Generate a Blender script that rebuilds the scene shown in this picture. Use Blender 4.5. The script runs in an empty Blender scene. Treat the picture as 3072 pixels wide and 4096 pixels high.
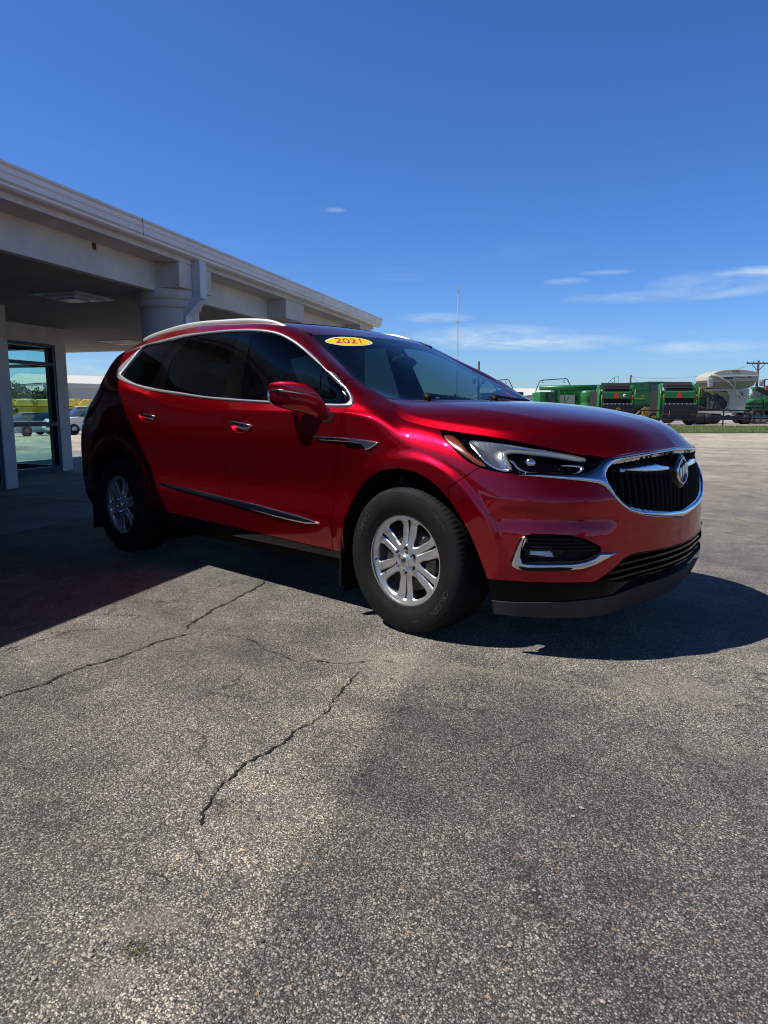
import bpy, bmesh, math, random
import numpy as np
from mathutils import Matrix, Vector
rnd=random.Random(7); PI=math.pi
sc=bpy.context.scene
# ---------------- camera ----------------
cd=bpy.data.cameras.new('camera'); cam=bpy.data.objects.new('camera',cd); sc.collection.objects.link(cam); sc.camera=cam
cd.sensor_fit='VERTICAL'; cd.sensor_height=24; cd.lens=16.150; cd.clip_end=6000; cd.clip_start=.05
def _cam(C,yaw,pitch,roll):
    c,s=math.cos,math.sin
    F=np.array([s(yaw)*c(pitch),c(yaw)*c(pitch),s(pitch)]); R=np.array([c(yaw),-s(yaw),0]); U=np.cross(R,F)
    R,U=c(roll)*R+s(roll)*U,-s(roll)*R+c(roll)*U
    return Matrix([[R[i],U[i],-F[i],C[i]] for i in range(3)]+[[0,0,0,1]])
cam.matrix_world=_cam((2.2685,-3.5525,1.1493),-.7474,-.1478,.0008)
# ---------------- sun ----------------
SUN=Vector((-.46,-.54,1)).normalized()
L=bpy.data.lights.new('sun','SUN'); L.energy=5.0; L.angle=math.radians(.5); L.color=(1,.95,.87)
lo=bpy.data.objects.new('sun',L); sc.collection.objects.link(lo); lo.rotation_euler=SUN.to_track_quat('Z','Y').to_euler()
# ---------------- sky ----------------
w=bpy.data.worlds.new('World'); sc.world=w; w.use_nodes=True
nt=w.node_tree; bgn=nt.nodes['Background']; bgn.inputs[1].default_value=.118
sk=nt.nodes.new('ShaderNodeTexSky'); sk.sky_type='NISHITA'; sk.sun_disc=False
sk.sun_elevation=math.asin(SUN.z); sk.sun_rotation=math.atan2(SUN.x,SUN.y); sk.dust_density=.25; sk.ozone_density=2.0; sk.air_density=1.0
def N(t,tree=None,**k):
    n=(tree or nt).nodes.new(t)
    for a,b in k.items(): setattr(n,a,b)
    return n
def lk(tree,a,b): tree.links.new(a,b)
def mth(tree,op,a,b=None,c=None,clamp=False):
    n=tree.nodes.new('ShaderNodeMath'); n.operation=op; n.use_clamp=clamp
    for i,v in enumerate((a,b,c)):
        if v is None: continue
        if hasattr(v,'is_linked') or hasattr(v,'links'): tree.links.new(v,n.inputs[i])
        else: n.inputs[i].default_value=v
    return n.outputs[0]
def ramp(tree,fac,stops,interp='LINEAR'):
    n=tree.nodes.new('ShaderNodeValToRGB'); n.color_ramp.interpolation=interp
    e=n.color_ramp.elements
    while len(e)<len(stops): e.new(.5)
    for q,(p,c) in zip(e,stops): q.position=p; q.color=c if len(c)==4 else (*c,1)
    tree.links.new(fac,n.inputs[0]); return n.outputs[0]
def noise(tree,vec,scale,detail=2,rough=.5,dist=0,out='Fac',dim='3D'):
    n=tree.nodes.new('ShaderNodeTexNoise'); n.noise_dimensions=dim; n.inputs['Scale'].default_value=scale; n.inputs['Detail'].default_value=detail; n.inputs['Roughness'].default_value=rough; n.inputs['Distortion'].default_value=dist
    if vec is not None: tree.links.new(vec,n.inputs['Vector'])
    return n.outputs[out]
def mixc(tree,fac,a,b,mode='MIX'):
    n=tree.nodes.new('ShaderNodeMix'); n.data_type='RGBA'; n.blend_type=mode
    for i,v in ((0,fac),(6,a),(7,b)):
        if hasattr(v,'links'): tree.links.new(v,n.inputs[i])
        elif isinstance(v,(tuple,list)): n.inputs[i].default_value=(*v,1) if len(v)==3 else v
        else: n.inputs[i].default_value=v
    return n.outputs[2]
def mapping(tree,vec,scale=(1,1,1),loc=(0,0,0),rot=(0,0,0)):
    n=tree.nodes.new('ShaderNodeMapping'); n.inputs['Scale'].default_value=scale; n.inputs['Location'].default_value=loc; n.inputs['Rotation'].default_value=rot
    tree.links.new(vec,n.inputs['Vector']); return n.outputs[0]
def _world():
    tc=N('ShaderNodeTexCoord'); v=tc.outputs['Generated']
    sep=N('ShaderNodeSeparateXYZ'); lk(nt,v,sep.inputs[0])
    z=sep.outputs[2]
    hs=N('ShaderNodeHueSaturation'); hs.inputs['Saturation'].default_value=1.12; lk(nt,sk.outputs[0],hs.inputs['Color'])
    # cooler tint over the physical sky; upper sky darkened to cut fill light
    g=ramp(nt,z,[(0,(.43,.60,.86)),(.03,(.415,.585,.90)),(.10,(.415,.60,.94)),(.21,(.365,.575,.95)),(.48,(.36,.56,.90)),(.60,(.17,.27,.46)),(.75,(.075,.12,.20)),(1,(.035,.06,.105))])
    col=mixc(nt,1.0,hs.outputs[0],g,'MULTIPLY')
    # thin cirrus in a low band, stretched sideways
    az=mth(nt,'ARCTAN2',sep.outputs[0],sep.outputs[1]); el=mth(nt,'ARCSINE',z)
    cb=N('ShaderNodeCombineXYZ'); lk(nt,az,cb.inputs[0]); lk(nt,el,cb.inputs[1])
    base=mapping(nt,cb.outputs[0],(1,1,1))
    n1=noise(nt,mapping(nt,base,(5,34,1),(3.1,.7,0)),1.0,6,.62,.35)
    n2=noise(nt,mapping(nt,base,(14,60,1),(1.0,4.2,0),(0,0,.12)),1.0,5,.6,.6)
    wisp=mth(nt,'MULTIPLY',ramp(nt,n1,[(.56,(0,0,0)),(.82,(1,1,1))]),mth(nt,'ADD',mth(nt,'MULTIPLY',n2,.9),.35))
    band=ramp(nt,el,[(0,(.3,.3,.3)),(.06,(.36,.36,.36)),(.17,(.16,.16,.16)),(.24,(.03,.03,.03)),(.40,(0,0,0))])
    total=mth(nt,'MULTIPLY',wisp,band)
    # individual clouds: azimuth, elevation, half sizes, strength
    for a,e,sa,se,k in CLOUDS:
        da=mth(nt,'DIVIDE',mth(nt,'SUBTRACT',az,a),sa); de=mth(nt,'DIVIDE',mth(nt,'SUBTRACT',el,e),se)
        r=mth(nt,'ADD',mth(nt,'MULTIPLY',da,da),mth(nt,'MULTIPLY',de,de))
        m=mth(nt,'SUBTRACT',1.0,r,clamp=True)
        m=mth(nt,'MULTIPLY',m,mth(nt,'SUBTRACT',mth(nt,'MULTIPLY',n2,2.6),.75,clamp=True))
        total=mth(nt,'ADD',total,mth(nt,'MULTIPLY',m,k))
    total=mth(nt,'MINIMUM',total,.85)
    out=mixc(nt,total,col,(4.4,5.3,6.2))
    lk(nt,out,bgn.inputs[0])
CLOUDS=[]
def dir_of(px,py,f=2756.34):
    """azimuth and elevation of a view direction, for placing the far clouds"""
    M=cam.matrix_world.to_3x3(); d=(M@Vector((px-1536,-(py-2048),-f))).normalized()
    return math.atan2(d.x,d.y),math.asin(d.z)
for x,y,sa,se,k in ((1960,1350,.13,.019,.75),(2230,1372,.12,.012,.6),(2270,1125,.035,.005,.55),(2420,1090,.04,.004,.35),(3020,1085,.05,.007,.7),(2700,1180,.16,.009,.30),(1340,840,.016,.0035,.40),(2820,1385,.10,.009,.5),(1750,1270,.06,.008,.5),(2900,1130,.10,.02,.35),(480,1530,.05,.02,.6),(400,1470,.10,.012,.4)):
    a,e=dir_of(x,y); CLOUDS.append((a,e,sa,se,k))
_world()
sc.view_settings.view_transform='Standard'; sc.view_settings.look='None'; sc.view_settings.gamma=1; sc.view_settings.exposure=.35
sc.cycles.filter_width=1.1
sc.cycles.max_bounces=8; sc.cycles.transparent_max_bounces=16
sc.cycles.use_denoising=True
# ---------------- helpers ----------------
def mat(name,col=(.5,.5,.5),rough=.5,metal=0,coat=0,spec=.5,coat_rough=.03,emit=None):
    m=bpy.data.materials.new(name); m.use_nodes=True; b=m.node_tree.nodes['Principled BSDF']
    b.inputs['Base Color'].default_value=(*col,1); b.inputs['Roughness'].default_value=rough; b.inputs['Metallic'].default_value=metal
    b.inputs['Coat Weight'].default_value=coat; b.inputs['Coat Roughness'].default_value=coat_rough; b.inputs['Specular IOR Level'].default_value=spec
    if emit: b.inputs['Emission Color'].default_value=(*emit,1); b.inputs['Emission Strength'].default_value=1
    m['b']=1
    return m
def BS(m): return m.node_tree.nodes['Principled BSDF']
def varied(m,scale=3,amt=.25,bump=0,bscale=200,rough=None,obj=True,detail=4,dist=.02,tint=None):
    """break up a material with object-space noise, optional bump"""
    t=m.node_tree; b=BS(m); tc=N('ShaderNodeTexCoord',t); v=tc.outputs['Object']
    c=tuple(b.inputs['Base Color'].default_value)[:3]
    f=noise(t,v,scale,detail,.6)
    lo_=tuple(x*(1-amt) for x in c); hi=tuple(min(1,x*(1+amt)) for x in (tint or c))
    lk(t,ramp(t,f,[(.3,lo_),(.7,hi)]),b.inputs['Base Color'])
    if rough: lk(t,ramp(t,noise(t,v,scale*2.3,3),[(.3,(rough[0],)*3),(.7,(rough[1],)*3)]),b.inputs['Roughness'])
    if bump:
        bn=N('ShaderNodeBump',t); bn.inputs['Strength'].default_value=bump; bn.inputs['Distance'].default_value=dist
        lk(t,noise(t,v,bscale,3,.6),bn.inputs['Height']); lk(t,bn.outputs[0],b.inputs['Normal'])
    return m
def glassmat(name,tint=(.5,.5,.5),ior=1.5,refl=(1,1,1),rough=0.0):
    m=bpy.data.materials.new(name); m.use_nodes=True; t=m.node_tree; t.nodes.clear()
    o=N('ShaderNodeOutputMaterial',t); mx=N('ShaderNodeMixShader',t); tr=N('ShaderNodeBsdfTransparent',t); gl=N('ShaderNodeBsdfGlossy',t)
    tr.inputs[0].default_value=(*tint,1); gl.inputs[0].default_value=(*refl,1); gl.inputs['Roughness'].default_value=rough
    # Schlick reflectance, the same from either side of the pane
    ge=N('ShaderNodeNewGeometry',t); dp=N('ShaderNodeVectorMath',t); dp.operation='DOT_PRODUCT'; lk(t,ge.outputs['Incoming'],dp.inputs[0]); lk(t,ge.outputs['Normal'],dp.inputs[1])
    f0=((ior-1)/(ior+1))**2; k=mth(t,'POWER',mth(t,'SUBTRACT',1.0,mth(t,'ABSOLUTE',dp.outputs['Value']),clamp=True),5.0)
    lk(t,mth(t,'MULTIPLY_ADD',k,1-f0,f0),mx.inputs[0]); lk(t,tr.outputs[0],mx.inputs[1]); lk(t,gl.outputs[0],mx.inputs[2]); lk(t,mx.outputs[0],o.inputs[0])
    return m
def link(o,parent=None):
    sc.collection.objects.link(o)
    if parent: o.parent=parent
    return o
def empty(name,loc=(0,0,0),rz=0):
    o=bpy.data.objects.new(name,None); o.location=loc; o.rotation_euler=(0,0,rz); return link(o)
def tag(o,label=None,cat=None,group=None,kind=None):
    for k,v in (('label',label),('category',cat),('group',group),('kind',kind)):
        if v: o[k]=v
    return o
def rawmesh(name,V,F,m,parent=None,smooth=False,nrm=None):
    me=bpy.data.meshes.new(name); me.from_pydata([tuple(map(float,v)) for v in V],[],[tuple(int(i) for i in f) for f in F])
    for x in (m if isinstance(m,(list,tuple)) else [m]): me.materials.append(x)
    if smooth: me.polygons.foreach_set('use_smooth',[True]*len(me.polygons))
    me.update()
    if nrm is not None: me.normals_split_custom_set_from_vertices([tuple(map(float,v)) for v in nrm])
    return link(bpy.data.objects.new(name,me),parent)
class MB:
    """collects simple solids into one mesh"""
    def __init__(s): s.V=[]; s.F=[]; s.S=[]; s.M=[]
    def add(s,V,F,smooth=False,mi=0):
        n=len(s.V); s.V+= [tuple(v) for v in V]; s.F+=[tuple(n+i for i in f) for f in F]; s.S+=[smooth]*len(F); s.M+=[mi]*len(F); return s
    def box(s,x0,x1,y0,y1,z0,z1,mi=0,M=None):
        V=[(x,y,z) for x in (x0,x1) for y in (y0,y1) for z in (z0,z1)]
        if M is not None: V=[tuple(M@Vector(v)) for v in V]
        return s.add(V,[(0,1,3,2),(4,6,7,5),(0,4,5,1),(2,3,7,6),(0,2,6,4),(1,5,7,3)],False,mi)
    def bar(s,a,b,w,h=None,up=(0,0,1),mi=0):
        a=Vector(a); b=Vector(b); h=h or w; d=(b-a).normalized(); u=Vector(up)
        if abs(d.dot(u))>.99: u=Vector((1,0,0))
        r=d.cross(u).normalized()*w/2; u=r.cross(d).normalized()*h/2
        V=[p+i*r+j*u for p in (a,b) for i in (-1,1) for j in (-1,1)]
        return s.add(V,[(0,1,3,2),(4,6,7,5),(0,4,5,1),(2,3,7,6),(0,2,6,4),(1,5,7,3)],False,mi)
    def tube(s,pts,r,n=10,cap=True,mi=0):
        pts=[Vector(p) for p in pts]; k=len(pts); V=[]; F=[]
        rs=r if isinstance(r,(list,tuple)) else [r]*k
        pu=None
        for i,p in enumerate(pts):
            d=(pts[min(i+1,k-1)]-pts[max(i-1,0)]).normalized()
            u=pu if pu is not None else (Vector((0,0,1)) if abs(d.z)<.9 else Vector((1,0,0)))
            a=d.cross(u).normalized(); u=a.cross(d).normalized(); pu=u
            V+=[p+(a*math.cos(t)+u*math.sin(t))*rs[i] for t in [2*PI*j/n for j in range(n)]]
        for i in range(k-1):
            for j in range(n): F.append((i*n+j,i*n+(j+1)%n,(i+1)*n+(j+1)%n,(i+1)*n+j))
        s.add(V,F,True,mi)
        if cap:
            m=len(s.V)-len(V); s.F+=[tuple(m+j for j in reversed(range(n))),tuple(m+(k-1)*n+j for j in range(n))]; s.S+=[False]*2; s.M+=[mi]*2
        return s
    def lathe(s,prof,axis='z',c=(0,0,0),n=32,smooth=True,mi=0,a0=0,a1=2*PI):
        """prof: (r,h) list, revolved about an axis through c"""
        full=abs(a1-a0-2*PI)<1e-6; m=n if full else n+1; V=[]
        for r,h in prof:
            for j in range(m):
                t=a0+(a1-a0)*j/n; x,y=r*math.cos(t),r*math.sin(t)
                V.append({'z':(x,y,h),'y':(x,h,y),'x':(h,x,y)}[axis])
        V=[(v[0]+c[0],v[1]+c[1],v[2]+c[2]) for v in V]; F=[]
        for i in range(len(prof)-1):
            for j in range(n):
                q=(i*m+j,i*m+(j+1)%m,(i+1)*m+(j+1)%m,(i+1)*m+j); F.append(q if axis!='y' else q[::-1])
        return s.add(V,F,smooth,mi)
    def prism(s,poly,h0,h1,plane='xy',mi=0,M=None):
        """poly: 2d outline extruded between h0,h1 along the third axis"""
        f={'xy':lambda a,b,h:(a,b,h),'xz':lambda a,b,h:(a,h,b),'yz':lambda a,b,h:(h,a,b)}[plane]
        n=len(poly); V=[f(a,b,h0) for a,b in poly]+[f(a,b,h1) for a,b in poly]
        if M is not None: V=[tuple(M@Vector(v)) for v in V]
        F=[tuple(range(n))[::-1],tuple(range(n,2*n))]+[(i,(i+1)%n,n+(i+1)%n,n+i) for i in range(n)]
        return s.add(V,F,False,mi)
    def ell(s,c,r,n=16,mi=0,M=None):
        V=[];F=[];k=n//2
        for i in range(k+1):
            a=PI*i/k
            for j in range(n):
                b=2*PI*j/n; v=Vector((r[0]*math.sin(a)*math.cos(b),r[1]*math.sin(a)*math.sin(b),r[2]*math.cos(a)))
                if M is not None: v=M@v
                V.append(v+Vector(c))
        for i in range(k):
            for j in range(n): F.append((i*n+j,(i+1)*n+j,(i+1)*n+(j+1)%n,i*n+(j+1)%n))
        return s.add(V,F,True,mi)
    def build(s,name,m,parent=None,fix=True,bevel=0):
        me=bpy.data.meshes.new(name); me.from_pydata([tuple(map(float,v)) for v in s.V],[],s.F)
        for x in (m if isinstance(m,(list,tuple)) else [m]): me.materials.append(x)
        me.polygons.foreach_set('use_smooth',s.S); me.polygons.foreach_set('material_index',s.M); me.update()
        if fix:
            b=bmesh.new(); b.from_mesh(me); bmesh.ops.remove_doubles(b,verts=b.verts,dist=1e-5); bmesh.ops.recalc_face_normals(b,faces=b.faces); b.to_mesh(me); b.free()
        o=link(bpy.data.objects.new(name,me),parent)
        if bevel:
            q=o.modifiers.new('b','BEVEL'); q.width=bevel; q.segments=2; q.limit_method='ANGLE'; q.angle_limit=.6
        return o
def copy_tree(o,parent=None):
    c=o.copy(); sc.collection.objects.link(c); c.parent=parent
    for ch in [k for k in o.children]: copy_tree(ch,c)
    return c
# ---- clipped panels: a triangle soup that can be cut along outlines drawn on it ----
class TS:
    def __init__(s,V,Nn,F,B=None): s.V=np.asarray(V,float); s.N=np.asarray(Nn,float); s.F=np.asarray(F,int); s.B=np.zeros(len(s.V),bool) if B is None else B
    def copy(s): return TS(s.V.copy(),s.N.copy(),s.F.copy(),s.B.copy())
    def compact(s):
        u,inv=np.unique(s.F.ravel(),return_inverse=True); return TS(s.V[u],s.N[u],inv.reshape(-1,3),s.B[u])
def grid_ts(G,edge=False):
    nu,nv,_=G.shape; i,j=np.meshgrid(np.arange(nu-1),np.arange(nv-1),indexing='ij'); a=(i*nv+j).ravel(); b=a+1; c=a+nv+1; d=a+nv
    F=np.concatenate([np.stack([a,b,c],1),np.stack([a,c,d],1)]); V=G.reshape(-1,3)
    fn=np.cross(V[F[:,1]]-V[F[:,0]],V[F[:,2]]-V[F[:,0]]); Nn=np.zeros_like(V)
    for k in range(3): np.add.at(Nn,F[:,k],fn)
    Nn/=np.linalg.norm(Nn,axis=1,keepdims=True)+1e-15
    t=TS(V,Nn,F)
    if edge:
        B=np.zeros((nu,nv),bool); B[0]=B[-1]=True; B[:,0]=B[:,-1]=True; t.B=B.ravel()
    return t
def orient(t,ref):
    """flip so that normals point away from the point ref"""
    if ((t.V-np.array(ref))*t.N).sum(1).mean()<0: t.N=-t.N; t.F=t.F[:,::-1].copy()
    return t
def uniq(E):
    E=np.sort(E,1).astype(np.int64); n=int(E.max())+1; k,inv=np.unique(E[:,0]*n+E[:,1],return_inverse=True); return np.stack([k//n,k%n],1),inv.ravel()
def _mid(t,sel):
    U,inv=uniq(np.concatenate([t.F[sel][:,[0,1]],t.F[sel][:,[1,2]],t.F[sel][:,[2,0]]]))
    Vm=(t.V[U[:,0]]+t.V[U[:,1]])/2; Nm=t.N[U[:,0]]+t.N[U[:,1]]; Nm/=np.linalg.norm(Nm,axis=1,keepdims=True)+1e-15; Bm=t.B[U[:,0]]&t.B[U[:,1]]
    n=len(t.V); m=sel.sum(); ab,bc,ca=n+inv[:m],n+inv[m:2*m],n+inv[2*m:]
    a,b,c=t.F[sel].T
    F=np.concatenate([t.F[~sel],np.stack([a,ab,ca],1),np.stack([ab,b,bc],1),np.stack([ca,bc,c],1),np.stack([ab,bc,ca],1)])
    return TS(np.concatenate([t.V,Vm]),np.concatenate([t.N,Nm]),F,np.concatenate([t.B,Bm]))
def refine(t,fld,h,n=2,inside=False,emin=.0045):
    for k in range(n):
        f=fld(t.V); ff=f[t.F]; sel=(np.abs(ff).min(1)<h/(2**k))|((ff.min(1)<0)&(ff.max(1)>0))
        if inside: sel|=ff.max(1)>0
        T_=t.V[t.F]; el=np.maximum.reduce([((T_[:,i]-T_[:,(i+1)%3])**2).sum(1) for i in range(3)]); sel&=el>emin*emin
        if sel.any(): t=_mid(t,sel)
    return t
def clip(t,f,inherit=False):
    """keep the side where f>0"""
    f=np.where(np.abs(f)<1e-7,1e-7,f); g=f[t.F]; s=(g>0).sum(1); keep=[t.F[s==3]]; V=t.V;Nn=t.N;B=t.B
    cut=t.F[(s==1)|(s==2)]
    if len(cut):
        E=np.sort(np.concatenate([cut[:,[0,1]],cut[:,[1,2]],cut[:,[2,0]]]),1); E=E[(f[E[:,0]]>0)!=(f[E[:,1]]>0)]; U,_=uniq(E)
        a,b=U.T; w=(f[a]/(f[a]-f[b]))[:,None]; Vm=V[a]*(1-w)+V[b]*w; Nm=Nn[a]*(1-w)+Nn[b]*w; Nm/=np.linalg.norm(Nm,axis=1,keepdims=True)+1e-15
        n=len(V); key={(int(x),int(y)):n+i for i,(x,y) in enumerate(U)}
        new=[]
        for tri in cut:
            pos=[f[i]>0 for i in tri]
            if sum(pos)==1: k=pos.index(True)
            else: k=pos.index(False)
            i,j,l=int(tri[k]),int(tri[(k+1)%3]),int(tri[(k+2)%3]); p=key[(min(i,j),max(i,j))]; q=key[(min(i,l),max(i,l))]
            if sum(pos)==1: new.append((i,p,q))
            else: new+=[(p,j,l),(p,l,q)]
        keep.append(np.array(new)); V=np.concatenate([V,Vm]); Nn=np.concatenate([Nn,Nm]); B=np.concatenate([B,(B[a]&B[b]) if inherit else np.ones(len(Vm),bool)])
    F=np.concatenate(keep) if len(keep)>1 else keep[0]
    if len(F)==0: return TS(np.zeros((0,3)),np.zeros((0,3)),np.zeros((0,3),int))
    return TS(V,Nn,F,B).compact()
def split(t,fld,gap=.004,h=.03,n=2):
    t=refine(t,fld,h,n); f=fld(t.V); return clip(t,f-gap/2),clip(t,-f-gap/2)
def layer(t,f,levels):
    """cut new edge loops along the contours f=level, keeping the surface in one piece"""
    for L_ in levels:
        v=f(t.V)-L_
        if (v>0).all() or (v<0).all(): continue
        a,b=clip(t,v,True),clip(t,-v,True); t=merge(a,b)
    k=np.round(t.V*1e6).astype(np.int64); _,first,inv=np.unique(k,axis=0,return_index=True,return_inverse=True); inv=inv.ravel()
    Bn=np.zeros(len(first),bool); np.logical_or.at(Bn,inv,t.B); F=inv[t.F]; F=F[(F[:,0]!=F[:,1])&(F[:,1]!=F[:,2])&(F[:,2]!=F[:,0])]
    return TS(t.V[first],t.N[first],F,Bn)
def dome(t,f,h,w,base=0.0):
    """raise a trim piece into a rounded section: height h reached w metres in from its edge"""
    t=layer(t,f,[w*c for c in (.06,.18,.36,.62,1.0)]); q=np.clip(f(t.V)/w,0,1)
    t.V=t.V+t.N*(base+h*np.sqrt(np.clip(1-(1-q)**2,0,1)))[:,None]; return reshade(t)
def offset(t,d): return TS(t.V+t.N*d,t.N,t.F,t.B)
def reshade(t):
    V,F=t.V,t.F; fn=np.cross(V[F[:,1]]-V[F[:,0]],V[F[:,2]]-V[F[:,0]]); Nn=np.zeros_like(V)
    for k in range(3): np.add.at(Nn,F[:,k],fn)
    t.N=Nn/(np.linalg.norm(Nn,axis=1,keepdims=True)+1e-15); return t
def skirt(t,depth):
    """turn the cut edges inward by depth so the panel has thickness"""
    F=t.F; E=np.concatenate([F[:,[0,1]],F[:,[1,2]],F[:,[2,0]]]); U,inv=uniq(E); cnt=np.bincount(inv)
    e=E[cnt[inv]==1]; e=e[t.B[e[:,0]]&t.B[e[:,1]]]
    if len(e)==0: return t
    a,b=e.T; n=len(t.V); m=len(e)
    Va,Vb=t.V[a],t.V[b]; Vc,Vd=Vb-t.N[b]*depth,Va-t.N[a]*depth
    nn=np.cross(Vb-Va,t.N[a]); nn/=np.linalg.norm(nn,axis=1,keepdims=True)+1e-15
    i=np.arange(m); V=np.concatenate([t.V,Va,Vb,Vc,Vd]); Nn=np.concatenate([t.N,nn,nn,nn,nn])
    q=[n+i,n+m+i,n+2*m+i,n+3*m+i]
    F=np.concatenate([F,np.stack([q[1],q[0],q[3]],1),np.stack([q[1],q[3],q[2]],1)])
    return TS(V,Nn,F,np.concatenate([t.B,np.zeros(4*m,bool)]))
def merge(*L):
    V=[];Nn=[];F=[];B=[];n=0
    for t in L: V.append(t.V);Nn.append(t.N);F.append(t.F+n);B.append(t.B);n+=len(t.V)
    return TS(np.concatenate(V),np.concatenate(Nn),np.concatenate(F),np.concatenate(B))
def mirror(t): return TS(t.V*[1,-1,1],t.N*[1,-1,1],t.F[:,::-1].copy(),t.B.copy())
def ts_obj(name,t,m,parent):
    me=bpy.data.meshes.new(name); nv,nf=len(t.V),len(t.F)
    me.vertices.add(nv); me.vertices.foreach_set('co',t.V.astype(np.float32).ravel()); me.loops.add(3*nf); me.loops.foreach_set('vertex_index',t.F.astype(np.int32).ravel())
    me.polygons.add(nf); me.polygons.foreach_set('loop_start',np.arange(0,3*nf,3,dtype=np.int32)); me.polygons.foreach_set('use_smooth',np.ones(nf,bool))
    me.materials.append(m); me.update(calc_edges=True); me.validate()
    if len(me.vertices)==nv: me.normals_split_custom_set_from_vertices(t.N.astype(np.float32).tolist())
    return link(bpy.data.objects.new(name,me),parent)
def sd(P,poly):
    """signed distance of points to a closed outline, positive inside"""
    P=np.asarray(P); A=np.asarray(poly,float)
    lo_,hi_=A.min(0),A.max(0); far=np.maximum(np.maximum(lo_-P,P-hi_),0).max(1); near=far<.05
    if not near.all():
        out=-far-.0; out[near]=sd(P[near],poly) if near.any() else 0; return out
    if len(P)==0: return np.zeros(0)
    Bq=np.roll(A,-1,axis=0); out=np.full(len(P),1e9); ins=np.zeros(len(P),bool)
    for a,b in zip(A,Bq):
        d=b-a; L2=d@d
        if L2<1e-14: continue
        q=np.clip(((P-a)@d)/L2,0,1); r=P-a-q[:,None]*d; out=np.minimum(out,(r*r).sum(1))
        c=((a[1]>P[:,1])!=(b[1]>P[:,1]))
        if abs(b[1]-a[1])>1e-14: ins^=c&(P[:,0]<(b[0]-a[0])*(P[:,1]-a[1])/(b[1]-a[1])+a[0])
    return np.where(ins,1,-1)*np.sqrt(out)
def smooth(poly,n=5,closed=True):
    P=np.asarray(poly,float); m=len(P); out=[]
    for i in range(m if closed else m-1):
        p0,p1,p2,p3=(P[(i-1)%m],P[i],P[(i+1)%m],P[(i+2)%m]) if closed else (P[max(i-1,0)],P[i],P[i+1],P[min(i+2,m-1)])
        t0=0;t1=t0+max(np.linalg.norm(p1-p0),1e-6)**.5;t2=t1+max(np.linalg.norm(p2-p1),1e-6)**.5;t3=t2+max(np.linalg.norm(p3-p2),1e-6)**.5
        for k in range(n):
            t=t1+(t2-t1)*k/n
            A1=(t1-t)/(t1-t0)*p0+(t-t0)/(t1-t0)*p1;A2=(t2-t)/(t2-t1)*p1+(t-t1)/(t2-t1)*p2;A3=(t3-t)/(t3-t2)*p2+(t-t2)/(t3-t2)*p3
            B1=(t2-t)/(t2-t0)*A1+(t-t0)/(t2-t0)*A2;B2=(t3-t)/(t3-t1)*A2+(t-t1)/(t3-t1)*A3
            out.append((t2-t)/(t2-t1)*B1+(t-t1)/(t2-t1)*B2)
    if not closed: out.append(P[-1])
    return np.array(out)
FR={'xz':lambda V:V[:,[0,2]],'yz':lambda V:V[:,[1,2]],'ob':lambda V:np.stack([(V[:,0]+V[:,1])/2**.5,V[:,2]],1)}
def fld(frame,poly,sm=True,cond=None):
    P=smooth(poly,4) if sm else np.asarray(poly,float)
    def f(V):
        r=sd(FR[frame](V),P)
        if cond is not None: r=np.minimum(r,cond(V))
        return r
    return f
def text_mesh(s,size,bold=0.0,res=3):
    """flat outline text as (verts 2d, faces), centred"""
    c=bpy.data.curves.new('t','FONT'); c.body=s; c.size=size; c.align_x='CENTER'; c.align_y='CENTER'; c.offset=bold; c.resolution_u=res; c.fill_mode='FRONT'
    o=bpy.data.objects.new('t',c); sc.collection.objects.link(o); bpy.context.view_layer.update()
    me=bpy.data.meshes.new_from_object(o.evaluated_get(bpy.context.evaluated_depsgraph_get()))
    b=bmesh.new(); b.from_mesh(me); bmesh.ops.triangulate(b,faces=b.faces); b.to_mesh(me); b.free()
    V=np.array([(v.co.x,v.co.y) for v in me.vertices]); F=np.array([tuple(p.vertices) for p in me.polygons])
    bpy.data.objects.remove(o); bpy.data.curves.remove(c); bpy.data.meshes.remove(me)
    return V,F
# ---------------- body surfaces of the car: section by section control points ----------------
def nspl(t, P, q, per=False):
    """natural cubic spline through P (n,k) at knots t evaluated at q"""
    t=np.asarray(t,float); P=np.asarray(P,float); q=np.asarray(q,float)
    n=len(t); h=np.diff(t); A=np.zeros((n,n)); B=np.zeros((n,P.shape[1]))
    A[0,0]=A[-1,-1]=1
    for i in range(1,n-1):
        A[i,i-1]=h[i-1]; A[i,i]=2*(h[i-1]+h[i]); A[i,i+1]=h[i]
        B[i]=6*((P[i+1]-P[i])/h[i]-(P[i]-P[i-1])/h[i-1])
    M=np.linalg.solve(A,B)
    k=np.clip(np.searchsorted(t,q,side='right')-1,0,n-2)
    a=(t[k+1]-q)[:,None]; b=(q-t[k])[:,None]; H=h[k][:,None]
    return (M[k]*a**3+M[k+1]*b**3)/(6*H)+(P[k]/H-M[k]*H/6)*a+(P[k+1]/H-M[k+1]*H/6)*b
def interp(x,tab):
    tab=sorted(tab); return float(np.interp(x,[a for a,b in tab],[b for a,b in tab]))
def smooth_interp(x,tab):
    tab=sorted(tab); return float(nspl([a for a,b in tab],[[b] for a,b in tab],[x])[0,0])
ZB=[(-3.4,1.415),(-2.98,1.372),(-2.57,1.30),(-2.1,1.25),(-1.5,1.205),(-1.0,1.18),(-.4,1.165)]
ZC=[(-3.7,1.30),(-3.3,1.305),(-2.98,1.295),(-2.6,1.265),(-2.42,1.235),(-2.25,1.18),(-2.05,1.142),(-1.8,1.137),(-.4,1.13)]
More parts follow.
